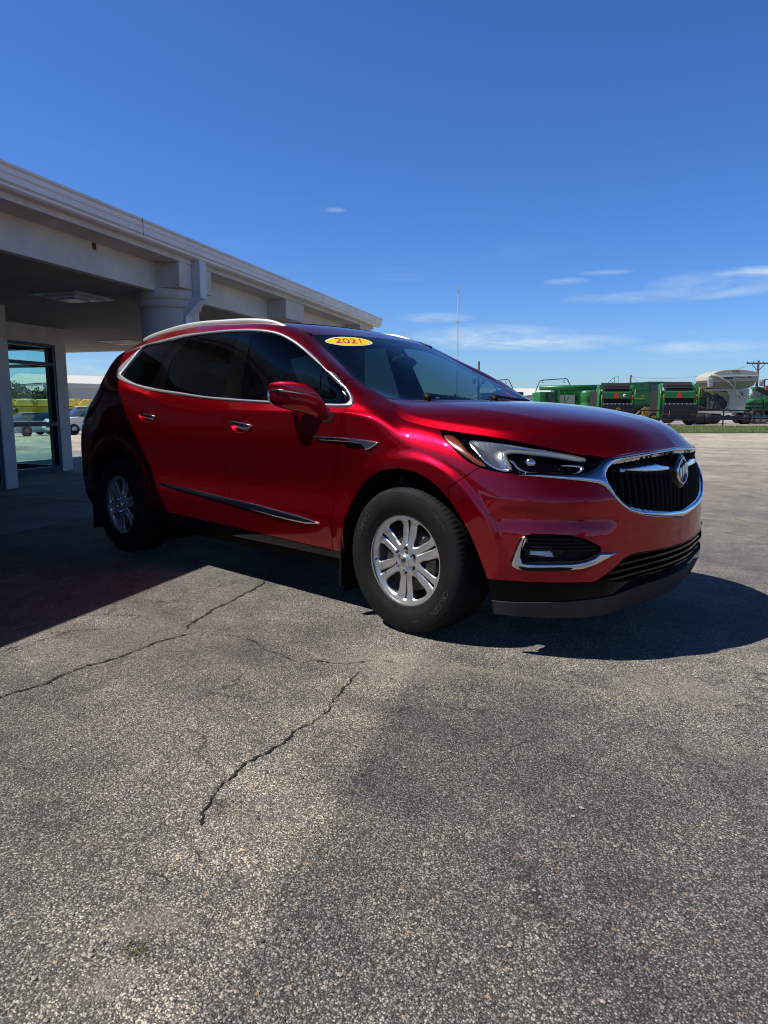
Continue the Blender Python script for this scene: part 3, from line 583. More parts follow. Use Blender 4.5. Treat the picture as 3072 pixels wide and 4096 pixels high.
# wheel arches
ARCH=[(-.425,.08),(-.43,.40),(-.42,.50),(-.398,.58),(-.362,.66),(-.288,.748),(-.19,.815),(-.098,.849),(0,.861),(.102,.849),(.178,.823),(.253,.782),(.325,.716),(.376,.650),(.426,.571),(.462,.487),(.488,.418),(.505,.36),(.515,.08)]
ARCHR=[(-(x)-3.071+.05,z) for x,z in ARCH][::-1]
isd=lambda V:-V[:,1]-.5
for A in (ARCH,ARCHR):
    f=fld('xz',A,False,isd); R0=refine(R0,f,.04,2); R0=clip(R0,-f(R0.V))
# lower black cladding: bumper valance and sill
PL=[(-.5,.05),(-.4,.34),(-.34,.371)]+[tuple(p) for p in poly('paintline') if p[0]>-.33]
PLs=[(-.40,.371),(-.319,.3695),(-.255,.3705),(-.1542,.3713),(.0014,.3752),(.1612,.3755),(.2397,.4177),(.2786,.4440),(.3154,.4683),(.3535,.4815),(.3996,.4847),(.49,.4820),(.6237,.4790),(.80,.478)]
valf=fld('ob',PLs+[(.80,.0),(-.40,.0)],False,lambda V:V[:,0]-.40)
VAL,R0=split(R0,valf,.003,.03,3)
SILL=[(-2.62,.405),(-2.324,.399),(-1.9,.393),(-1.528,.3862),(-1.156,.377),(-.812,.369),(-.534,.3635),(-.30,.3600),(-.30,.05),(-2.62,.05)]
SL,R0=split(R0,fld('xz',SILL,False,isd),.004,.03,2)
SLT,SLB=split(SL,lambda V:V[:,2]-.318,.001,.02,1)
RB=[(-4.3,.52),(-3.62,.44),(-3.40,.43),(-3.40,.05),(-4.3,.05)]
RBL,R0=split(R0,fld('xz',RB,False),.004,.03,1)
# intake opening and lip in the valance
INT=[(-.655,.385),(-.605,.420),(-.56,.448),(-.515,.468),(-.46,.476),(-.35,.475),(-.15,.472),(.1,.470),(.1,.345),(-.2,.346),(-.40,.352),(-.55,.362)]
intf=fld('yz',INT,False,front)
INTK,VAL=split(VAL,intf,.001,.03,2)
LIP=[(-.9,.266),(-.865,.270),(-.80,.281),(-.72,.287),(-.62,.297),(-.5,.306),(-.3,.318),(.1,.325),(.1,.1),(-1.1,.1),(-1.1,.262)]
LIPT,VAL=split(VAL,fld('yz',LIP,False,front),.002,.03,2)
# side glass opening
dout=outf('dlo_outer',True,isd); din=outf('dlo_inner',True,isd)
D,R0=split(R0,dout,.001,.03,3)
D=refine(D,din,.02,1)
GL,TR=split(D,din,0,.01,1)
TR=dome(refine(TR,lambda V:np.minimum(dout(V),-din(V)),.006,1,inside=True),lambda V:np.minimum(dout(V),-din(V)),.009,.009)
GLASS=[]
rest=GL
for n,mt in (('pane_quarter',DARKGL),('pane_rear',DARKGL),('pane_front',FRGL),('pane_corner',FRGL)):
    g,rest=split(rest,outf(n),.001,.015,2); GLASS.append((n,g,mt))
# headlamp
lampc=lambda V:np.minimum(V[:,0]-.1,-V[:,1]-.3)
HL,R0=split(R0,outf('headlamp',True,lampc),.005,.03,3)
# grille
GO=[(-.874,.856),(-.84,.8615),(-.7973,.862),(-.7094,.8584),(-.672,.8590),(-.6348,.8730),(-.604,.8955),(-.578,.918),(-.548,.9285),(-.45,.9370),(-.3649,.9430),(-.2171,.9520),(-.022,.9600),(.1,.9600),(.1,.6131),(-.005,.6131),(-.1569,.6292),(-.2875,.6459),(-.3946,.6629),(-.4763,.6857),(-.5259,.7142),(-.5682,.7492),(-.5921,.7834),(-.6049,.8050),(-.6250,.8188),(-.6658,.8283),(-.7214,.8364),(-.8045,.8473)]
GI=[(.1,.9455),(-.017,.9455),(-.222,.9375),(-.37,.9285),(-.476,.9190),(-.515,.912),(-.540,.901),(-.561,.887),(-.578,.867),(-.5855,.847),(-.583,.819),(-.564,.770),(-.532,.733),(-.477,.698),(-.389,.677),(-.29,.667),(-.161,.656),(-.03,.6490),(0,.6480),(.1,.6480)]
gof=fld('yz',GO,False,front); gif=fld('yz',GI,False,front)
GRI,R0=split(R0,gof,.003,.03,3)
GOP,GCH=split(GRI,gif,0,.02,2)
# fog lamp recess and chrome bezel
FB,R0=split(R0,outf('fog_bezel',False,front),.003,.03,3)
FI,R0=split(R0,outf('fog_insert',True,front),.003,.03,3)
# side vent trim (sits on the door and the fender)
ventf=outf('vent_chrome',False,isd); stripf=outf('door_strip',False,isd)
holef=outf('vent_hole',False,isd)
raise_={}
def raised(src,f,hh,w,extra=3):
    s=refine(src,f,.02,extra,inside=True,emin=.006); s=dome(clip(s,f(s.V)),f,hh,w,.002); return skirt(s,.012)
loc=lambda x0,x1,z0,z1: (lambda t:TS(t.V,t.N,t.F[((t.V[t.F][:,:,0]>x0)&(t.V[t.F][:,:,0]<x1)&(t.V[t.F][:,:,2]>z0)&(t.V[t.F][:,:,2]<z1)&(t.V[t.F][:,:,1]<-.5)).all(1)],t.B).compact())
vent=raised(loc(-.8,-.05,.85,1.1)(SIDE),ventf,.009,.008)
strip=raised(loc(-2.6,-.4,.4,.75)(SIDE),stripf,.012,.014)
# door handle bowls
hf=outf('handle_f',True,isd); hr=outf('handle_r',True,isd)
BF,R0=split(R0,hf,0,.02,3); BR_,R0=split(R0,hr,0,.02,3)
VH,R0=split(R0,holef,0,.02,3)
# doors
FD=[(-.4254,1.195),(-.4130,1.138),(-.4185,1.124),(-.4215,1.0856),(-.4333,1.047),(-.4439,1.008),(-.4522,.969),(-.4687,.895),(-.4899,.809),(-.5040,.733),(-.5070,.665),(-.5110,.597),(-.522,.48),(-.5333,.3645),(-.54,.30),(-1.5286,.30),(-1.5286,.3834),(-1.5373,.5175),(-1.549,.588),(-1.556,.65),(-1.553,.8165),(-1.5414,.959),(-1.524,1.075),(-1.5112,1.138),(-1.4947,1.184),(-1.4871,1.2),(-1.4871,1.27)]
RD=[(-1.4875,1.27),(-1.4875,1.2),(-1.4951,1.184),(-1.5116,1.138),(-1.5244,1.075),(-1.5418,.959),(-1.5534,.8165),(-1.5564,.65),(-1.5494,.588),(-1.5377,.5175),(-1.529,.3834),(-1.529,.30),(-2.47,.30),(-2.50,.40),(-2.525,.50),(-2.55,.60),(-2.585,.70),(-2.64,.80),(-2.70,.90),(-2.7354,1.0),(-2.748,1.06),(-2.7277,1.142),(-2.6775,1.2095),(-2.6007,1.264),(-2.566,1.288),(-2.535,1.305),(-2.50,1.38)]
DF,R0=split(R0,fld('xz',FD,False,isd),.0045,.03,3)
DR,R0=split(R0,fld('xz',RD,False,isd),.0045,.03,3)
# front bumper cover and A pillar seam
BP=[(.42,.05),(.42,.30),(.30,.785),(.312,.790),(.375,.839),(.436,.884),(.52,.93),(1.3,.99),(1.3,.05)]
BUMP,R0=split(R0,fld('xz',BP,False,lambda V:V[:,0]-.25),.004,.03,3)
FEN=[(.60,1.3),(.60,.2),(-.60,.2),(-.53,1.0),(-.44,1.17),(-.455,1.235),(-.500,1.268),(-.540,1.30),(-.60,1.4)]
FENP,R0=split(R0,fld('xz',FEN,False,isd),.003,.03,2)
# tail lamp, rear glass, boot lid (seen from the side only)
TLP=[(-3.44,1.02),(-3.50,1.20),(-4.2,1.16),(-4.2,1.03)]
TLT,R0=split(R0,fld('xz',TLP,False,lambda V:-3.4-V[:,0]),.004,.03,2)
RG=[(-.52,1.60),(-.60,1.36),(.1,1.34),(.1,1.63)]
RGL,R0=split(R0,fld('yz',RG,False,lambda V:-3.5-V[:,0]),.004,.03,2)

def both(t): return merge(t,mirror(t))
def emit_(name,t,m,parent,depth=.014,one=None):
    """one=None joins both halves; otherwise +1/-1 builds a single side"""
    t=skirt(t,depth) if depth else t
    if one is None: t=both(t)
    elif one>0: t=mirror(t)
    return ts_obj(name,t,m,parent)
body=emit_('body_shell',R0,RED,CAR)
bumper=emit_('front_bumper',BUMP,RED,CAR)
HOODc=HOOD; HOODc.B=np.abs(HOODc.V[:,1])>1e-4
hood=ts_obj('hood',both(skirt(grid_ts(hood_surface(),True) if False else HOODc,.014)),RED,CAR)
ROOF.B=np.abs(ROOF.V[:,1])>1e-4
roof=ts_obj('roof',both(skirt(ROOF,.012)),RED,CAR)
emit_('front_valance',VAL,mat('valance_black',(.0015,.0015,.0018),.12,spec=.16),CAR)
lip_=offset(LIPT,.006); emit_('air_dam',lip_,mat('air_dam_rubber',(.022,.022,.024),.6),CAR,.02)
emit_('rear_valance',RBL,MATBLK,CAR)
tg=emit_('rear_window',RGL,DARKGL,CAR,.004)
# doors with their panes, trims and handles
def lathe_ell(): pass
def handle(t_bowl,parent,cx,cz,L_,one):
    c=t_bowl
    P=FR['xz'](c.V); s=c.copy(); s=refine(s,lambda V:np.ones(len(V)),10,1) if len(s.F)<600 else s
    d=(hf if cx>-2 else hr)(s.V); dep=.034*np.clip(d/.040,0,1)**.6; s.V=s.V-s.N*dep[:,None]; s=reshade(s)
    bowl=emit_('handle_recess',s,RED,parent,0,one)
    n=12; V=[];F=[]
    yb=-.992
    rings=14
    for i in range(rings+1):
        u=-1+2*i/rings; x=cx+u*L_/2; a=.0135*(1-abs(u)**3)**.5+.001; bb=.010*(1-abs(u)**3)**.5+.001
        y=yb-.006+.010*u*u; z=cz-.010*u
        for j in range(n):
            q=2*PI*j/n; V.append((x,(y+bb*math.cos(q)),z+a*math.sin(q)))
    for i in range(rings):
        for j in range(n): F.append((i*n+j,i*n+(j+1)%n,(i+1)*n+(j+1)%n,(i+1)*n+j))
    F+=[tuple(range(n)),tuple(rings*n+j for j in reversed(range(n)))]
    if one>0: V=[(x,-y,z) for x,y,z in V]; F=[f[::-1] for f in F]
    m=MB(); m.add(V,F,True); return m.build('door_handle',CHROME,parent)
for one in (-1,1):
    d1=emit_('front_door',DF,RED,CAR,.014,one); d2=emit_('rear_door',DR,RED,CAR,.014,one)
    for n,g,mt in GLASS:
        own={'pane_quarter':CAR,'pane_rear':d2,'pane_front':d1,'pane_corner':d1}[n]
        emit_('quarter_window' if n=='pane_quarter' else 'window',offset(g,-.004),mt,own,0,one)
    handle(BF,d1,-1.325,1.058,.236,one); handle(BR_,d2,-2.487,1.106,.245,one)
    emit_('window_surround',offset(rest,-.002),GLOSSBLK,CAR,.01,one)
    emit_('window_trim',skirt(TR,.012),mat('brushed_bright_trim',(.80,.81,.83),.24,.9),CAR,0,one)
    emit_('side_vent_trim',vent,CHROME,CAR,0,one); emit_('side_vent_cavity',offset(VH,-.018),MATBLK,CAR,0,one)
    emit_('door_moulding',strip,CHROME,CAR,0,one)
    emit_('front_fender',FENP,RED,CAR,.014,one)
    emit_('sill',SLT,GLOSSBLK,CAR,.03,one); emit_('sill_underside',SLB,DEEP,CAR,.03,one)
    emit_('tail_lamp',TLT,REDLENS,CAR,.01,one)
    # ---- headlamp: black housing, chrome and tube inside, clear lens outside
    hl=emit_('headlamp',offset(HL,-.034),GLOSSBLK,CAR,0,one)
    def inset(n,dep,hh,w,m,nm,frame='ob'):
        f=fld(frame,poly(n),True,lampc); r_=refine(HL,f,.015,4,inside=True,emin=.0028); s=clip(r_,f(r_.V))
        if len(s.F)==0: return
        s=dome(s,f,hh,w,-dep); return emit_(nm,s,m,hl,.006,one)
    # wall between the lens rim and the housing
    wall=skirt(HL,.034); wall=TS(wall.V,wall.N,wall.F[len(HL.F):],wall.B).compact(); wall.F=wall.F[:,::-1]; wall.N=-wall.N; ts_obj('housing_wall',wall if one<0 else mirror(wall),GLOSSBLK,hl)
    inset('lamp_amber',.010,.003,.02,AMB,'side_marker'); inset('lamp_chrome',.012,-.012,.05,CLEAR,'reflector'); inset('lamp_drl',.012,.007,.008,DRLM,'light_tube'); inset('lamp_foot',.016,.006,.01,CLEAR,'lower_reflector')
    # projector
    pc=np.array((.615,-.770,.905)); nrm=np.array((.75,-.62,.12)); nrm/=np.linalg.norm(nrm)
    Mq=Vector(nrm).to_track_quat('Z','Y').to_matrix()
    m=MB(); m.ell((0,0,0),(.026,.026,.016),20); m.V=[tuple(Mq@Vector(v)+Vector(pc-nrm*.012)) for v in m.V]
    k=MB(); k.lathe([(.026,-.03),(.026,0),(.030,.006),(.036,.006),(.036,-.03)],'z',n=28); k.V=[tuple(Mq@Vector(v)+Vector(pc-nrm*.018)) for v in k.V]
    if one>0:
        for q in (m,k): q.V=[(a,-b_,c_) for a,b_,c_ in q.V]
    m.build('projector_lens',CLEAR,hl); k.build('projector_ring',GLOSSBLK,hl)
    s=offset(HL,-.001); emit_('lamp_lens',s,LENS,hl,0,one)
    # ---- fog bezel, insert and signal lamp
    f=outf('fog_bezel',False,front); dr=outf('fog_drl',True,front); s=dome(refine(FB,f,.02,2,inside=True,emin=.006),f,.012,.012);
    bz=emit_('fog_bezel',s,CHROME,CAR,.03,one)
    f=outf('fog_drl',True,front); r_=refine(FB,f,.01,2,inside=True); s=clip(r_,f(r_.V)-.002); s=offset(s,.0135); emit_('light_strip',s,GLOSSBLK,bz,0,one)
    ins=emit_('fog_recess',offset(FI,-.035),MATBLK,CAR,0,one)
    wall=skirt(FI,.035); wall=TS(wall.V,wall.N,wall.F[len(FI.F):],wall.B).compact(); wall.F=wall.F[:,::-1]; wall.N=-wall.N; ts_obj('recess_wall',wall if one<0 else mirror(wall),MATBLK,ins)
    fi=outf('fog_insert',True,front)
    for z0 in (.553,.570,.536,.521):
        g=lambda V,z0=z0:np.minimum(fi(V)-.001,.0045-np.abs(V[:,2]-z0)); r_=refine(FI,g,.008,3); s=clip(r_,g(r_.V)); emit_('louvre',offset(s,-.012),MATBLK,ins,.016,one)
    f=outf('signal_lens',False,front); r_=refine(FI,f,.01,2); s=clip(r_,f(r_.V)); sg=emit_('turn_signal',offset(s,-.022),GLOSSBLK,CAR,.01,one)
    f=outf('signal',False,front); r_=refine(FI,f,.01,3,inside=True); s=clip(r_,f(r_.V)); e=FR['ob'](s.V); s.V=s.V-s.N*(.018-.004*np.abs(np.sin(e[:,0]*330))*np.abs(np.sin(e[:,1]*330)))[:,None]; s=reshade(s); emit_('signal_reflector',s,CLEAR,sg,.005,one)
    f=fld('ob',[(-.177,.532),(-.158,.532),(-.158,.517),(-.177,.517)],False,front); 
# ---------------- grille ----------------
gg=ts_obj('grille',both(offset(GOP,-.06)),DEEP,CAR)
gf=lambda V:np.minimum(gof(V),-gif(V)); s=dome(refine(GCH,gf,.012,2,inside=True,emin=.008),gf,.011,.019,-.004); s=skirt(s,.03)
ts_obj('chrome_frame',both(s),CHROME,gg)
tri=GOP.V[GOP.F]
def nose(y,z,src=None):
    """point and normal of the nose surface at lateral y (negative side) and height z"""
    V=(src or NOSE).V; d=(V[:,1]-y)**2+(V[:,2]-z)**2; i=np.argpartition(d,12)[:12]; A=np.c_[np.ones(12),V[i,1],V[i,2]]; k=np.linalg.lstsq(A,V[i,0],rcond=None)[0]
    n=(src or NOSE).N[i].mean(0); return np.array((k[0]+k[1]*y+k[2]*z,y,z)),n/np.linalg.norm(n)
NOSE=TS(SIDE.V,SIDE.N,SIDE.F[(SIDE.V[SIDE.F][:,:,0]>.3).all(1)],SIDE.B).compact()
GIs=np.array(GI)
def zspan(y,pad=.004):
    zz=[]
    for a,b_ in zip(GIs,np.roll(GIs,-1,axis=0)):
        if (a[0]-y)*(b_[0]-y)<0: zz.append(a[1]+(b_[1]-a[1])*(y-a[0])/(b_[0]-a[0]))
    return (min(zz)+pad,max(zz)-pad) if len(zz)>1 else None
for sgn in (-1,1):
    for k in range(13):
        y=-.020-.0435*k
        if y<-.575: break
        if sgn>0 and k==0: continue
        zs=zspan(y)
        if not zs: continue
        V=[];F=[];M_=10
        for i in range(M_+1):
            z=zs[0]+(zs[1]-zs[0])*i/M_; p,n_=nose(y,z); tdir=np.array((-n_[1],n_[0],0)); tdir/=np.linalg.norm(tdir)
            for a,bq in ((-.055,-.004),(-.022,-.007),(-.014,0),(-.022,.007),(-.055,.004)):
                V.append(p+n_*a+tdir*bq)
        for i in range(M_):
            for j in range(4): F.append((i*5+j,i*5+j+1,(i+1)*5+j+1,(i+1)*5+j))
        V=np.array(V)
        if sgn>0: V=V*[1,-1,1]
        m=MB(); m.add(V,F,True); m.build('grille_bar',MATBLK,gg)
# chrome wing with its black surround
wf=fld('yz',poly('wing'),True,front); wbf=fld('yz',[(-.545,.884),(-.50,.893),(-.36,.902),(-.2,.900),(-.10,.893),(.05,.893),(.05,.845),(-.12,.845),(-.3,.852),(-.44,.862),(-.52,.872)],False,front)
r_=refine(GOP,wbf,.01,2); s=clip(r_,wbf(r_.V)); ts_obj('wing_backing',both(skirt(offset(s,-.024),.03)),MATBLK,gg)
WG=[(-.500,.8790),(-.44,.8845),(-.36,.8900),(-.27,.8935),(-.22,.8935),(-.175,.886),(-.12,.882),(-.085,.880),(-.085,.858),(-.13,.857),(-.22,.859),(-.32,.862),(-.42,.869)]
wf=fld('yz',WG,False,front)
r_=refine(GOP,wf,.01,4,inside=True,emin=.0028); s=clip(r_,wf(r_.V)); s=dome(s,wf,.010,.010,-.018); ts_obj('chrome_wing',both(skirt(s,.010)),CHROME,gg)
# round emblem: ring with three slanted shields
p,n_=nose(-.002,.848); c0=Vector((p[0]+.006,0,.845)); Mz=Matrix.Rotation(math.radians(-4),3,'Y')
def onface(m): m.V=[tuple(Mz@Vector((v[2],v[0],v[1]))+c0) for v in m.V]
m=MB(); m.lathe([(.092,-.05),(.090,-.012),(.080,-.004),(.066,-.001),(.001,-.001)],'z',n=48); onface(m); em=m.build('emblem',GLOSSBLK,gg)
m=MB(); m.lathe([(.0575,-.002),(.0575,.004),(.061,.007),(.0655,.004),(.067,-.002)],'z',n=56); onface(m); m.build('emblem_ring',CHROME,em)
for k in range(3):
    cx_=(k-1)*.030+(0.002); cy_=(k-1)*.011
    m=MB(); P_s=[(-.014,.030),(.010,.036),(.014,.004),(.012,-.012),(-.003,-.034),(-.010,-.020),(-.013,.0)]
    P_s=[(cx_+a*.95,cy_+b_*.86) for a,b_ in P_s]
    m.prism(P_s,.002,.006+.0015*k); onface(m); m.build('emblem_shield',SATIN,em,bevel=.0012)
# ---------------- lower intake ----------------
ik=ts_obj('lower_intake',both(offset(INTK,-.07)),DEEP,CAR)
wall=skirt(INTK,.07); wall=TS(wall.V,wall.N,wall.F[len(INTK.F):],wall.B).compact(); wall.F=wall.F[:,::-1]; wall.N=-wall.N; ts_obj('intake_wall',both(wall),MATBLK,ik)
for z0 in (.446,.415,.383,.358):
    g=lambda V,z0=z0:np.minimum(intf(V)-.001,.0055-np.abs(V[:,2]-(z0-.018*np.clip(-V[:,1]-.2,0,1)))); r_=refine(INTK,g,.008,3); s=clip(r_,g(r_.V)); ts_obj('intake_bar',both(skirt(offset(s,-.012),.03)),GLOSSBLK,ik)
# ---------------- windscreen ----------------
WSH.B[:]=False
ws=ts_obj('windscreen',both(offset(WSH,.001)),WS,CAR)
# black ceramic band round the glass
def wsband(V):
    y=np.abs(V[:,1]); ye=np.interp(V[:,2],[1.1,1.218,1.292,1.397,1.531,1.614,1.64],[.745,.745,.752,.70,.635,.605,.60]); top=1.545+.055*(1-(y/.62)**2)
    # height along the glass measured from the header
    return np.maximum(.030-(ye-y),np.maximum(V[:,2]-(1.600-.055*(y/.6)**2)+.012,(1.165+.055*(y/.75)**2)-V[:,2]))
r_=refine(WSH,wsband,.02,2); s=clip(r_,wsband(r_.V)); ts_obj('glass_border',both(offset(s,-.003)),MATBLK,ws)
SC=np.array(poly('sticker')); sf=fld('yz',SC,True); r_=refine(WSH,sf,.03,4,inside=True); s=clip(r_,sf(r_.V)); st=ts_obj('year_sticker',offset(s,.0030),WHT,ws)
s=clip(r_,sf(r_.V)-.0045); ts_obj('sticker_face',offset(s,.0040),YEL,st)
V2,F2=text_mesh('2021',.085,.0004,res=4)
import itertools
cy=(SC[:,0].min()+SC[:,0].max())/2; cz_=(SC[:,1].min()+SC[:,1].max())/2
wid=V2[:,0].max()-V2[:,0].min(); hgt=V2[:,1].max()-V2[:,1].min()
# serif digits: add little slabs to make the strokes read as a bold book face
def wpt(y,z):
    V=WSH.V; d=(V[:,1]-y)**2+(V[:,2]-z)**2; i=np.argpartition(d,10)[:10]; A=np.c_[np.ones(10),V[i,1],V[i,2]]; k=np.linalg.lstsq(A,V[i,0],rcond=None)[0]; n=WSH.N[i].mean(0)
    return np.array((k[0]+k[1]*y+k[2]*z,y,z))+n*.0052
TX=.215/wid; TZ=.037/hgt
# the glass leans, and the top edge of the oval runs with the header
def tilt(y): return np.interp(y,[-.57,-.38,-.18],[1.571,1.578,1.590])
ts_obj('sticker_year',TS([wpt(cy+x*TX+1.1*z*TZ,tilt(cy+x*TX)+z*TZ) for x,z in V2],np.tile((.5,-.1,.85),(len(V2),1)),F2),STR,st)
# ---------------- roof rails, ditch trim, sunroof ----------------
RT=[(-3.150,1.722),(-3.02,1.748),(-2.807,1.771),(-2.539,1.790),(-2.27,1.792),(-1.992,1.780),(-1.752,1.768),(-1.512,1.743),(-1.408,1.721),(-1.300,1.684)]
RTs=smooth(RT,4,False)
for sgn in (-1,1):
    V=[];F=[];n=12;K=len(RTs)
    for i,(x,z) in enumerate(RTs):
        u=i/(K-1); wv=.015*min(1,(min(u,1-u)*14)**.6+.15); zb=np.interp(x,[-3.3,-3.05,-2.6,-2.15,-1.7,-1.32],[1.664,1.709,1.745,1.751,1.732,1.688])-.010
        hh=max((z-zb)/2,.004); zc=(z+zb)/2
        for j in range(n):
            q=2*PI*j/n; V.append((x,sgn*(.625+wv*math.cos(q)),zc+hh*math.copysign(abs(math.sin(q))**.7,math.sin(q))))
    for i in range(K-1):
        for j in range(n): F.append((i*n+j,i*n+(j+1)%n,(i+1)*n+(j+1)%n,(i+1)*n+j))
    F+=[tuple(range(n)),tuple((K-1)*n+j for j in reversed(range(n)))]
    m=MB(); m.add(V,F,True); m.build('roof_rail',SATIN,CAR)
    m=MB(); m.tube([(x,sgn*y,z) for x,y,z in ((-1.09,.600,1.612),(-1.2,.604,1.645),(-1.34,.616,1.684))],[.008,.012,.010],8); m.build('roof_ditch_trim',MATBLK,CAR)
sr=lambda V:np.minimum.reduce([V[:,0]+2.45,-1.42-V[:,0],.40-np.abs(V[:,1])])
r_=refine(ROOF,sr,.04,1); r_.B[:]=False; s=clip(r_,sr(r_.V)); s=both(skirt(offset(s,.004),.01)); ts_obj('sunroof',s,GLOSSBLK,CAR)
# ---------------- wipers ----------------
for y0,x0 in ((.18,-.24),(-.42,-.30)):
    m=MB(); m.tube([(x0+.02,y0,1.212),(x0-.03,y0+.03,1.232),(x0-.05,y0+.10,1.235),(x0-.055,y0+.30,1.222),(x0-.06,y0+.52,1.214)],[.014,.016,.010,.007,.004],8)
    m.box(x0-.075,x0-.045,y0-.02,y0+.50,1.205,1.214); m.build('wiper',MATBLK,CAR)
# ---------------- door mirror ----------------
SEC=[((-.849,-1.126,1.246),.021,.037),((-.838,-1.120,1.241),.041,.054),((-.806,-1.100,1.234),.062,.070),((-.765,-1.072,1.227),.072,.078),((-.716,-1.041,1.217),.075,.081),((-.670,-1.016,1.203),.073,.079),((-.626,-1.0,1.180),.064,.064),((-.589,-.991,1.150),.050,.048),((-.562,-.985,1.122),.046,.036),((-.545,-.965,1.100),.044,.032)]
for sgn in (-1,1):
    V=[];F=[];n=24;K=len(SEC)
    for (c_,a,bb) in SEC:
        for j in range(n):
            q=2*PI*j/n; cq,sq=math.cos(q),math.sin(q)
            V.append((c_[0]+a*math.copysign(abs(cq)**.62,cq),sgn*-c_[1],c_[2]+bb*math.copysign(abs(sq)**.68,sq)))
    for i in range(K-1):
        for j in range(n): F.append((i*n+j,i*n+(j+1)%n,(i+1)*n+(j+1)%n,(i+1)*n+j))
    F+=[tuple(range(n)),tuple((K-1)*n+j for j in reversed(range(n)))]
    m=MB(); m.add(V,F,True); mr=m.build('door_mirror',RED,CAR)
    q=mr.modifiers.new('s','SUBSURF'); q.levels=1; q.render_levels=1
    m=MB(); m.tube([(x,sgn*y,z) for x,y,z in ((-.847,1.127,1.257),(-.795,1.124,1.255),(-.735,1.108,1.250),(-.690,1.075,1.242),(-.660,1.045,1.233))],[.003,.006,.006,.005,.002],8); m.build('mirror_strip',CHROME,mr)
    m=MB(); m.ell((-.862,sgn*1.075,1.225),(.012,.060,.055),20); m.build('mirror_glass',CHROME,mr)
    m=MB(); m.prism([(-.60,1.075),(-.505,1.078),(-.487,1.108),(-.508,1.140),(-.60,1.145)],sgn*.955,sgn*.984,'xz'); m.build('mirror_foot',MATBLK,mr,bevel=.004)
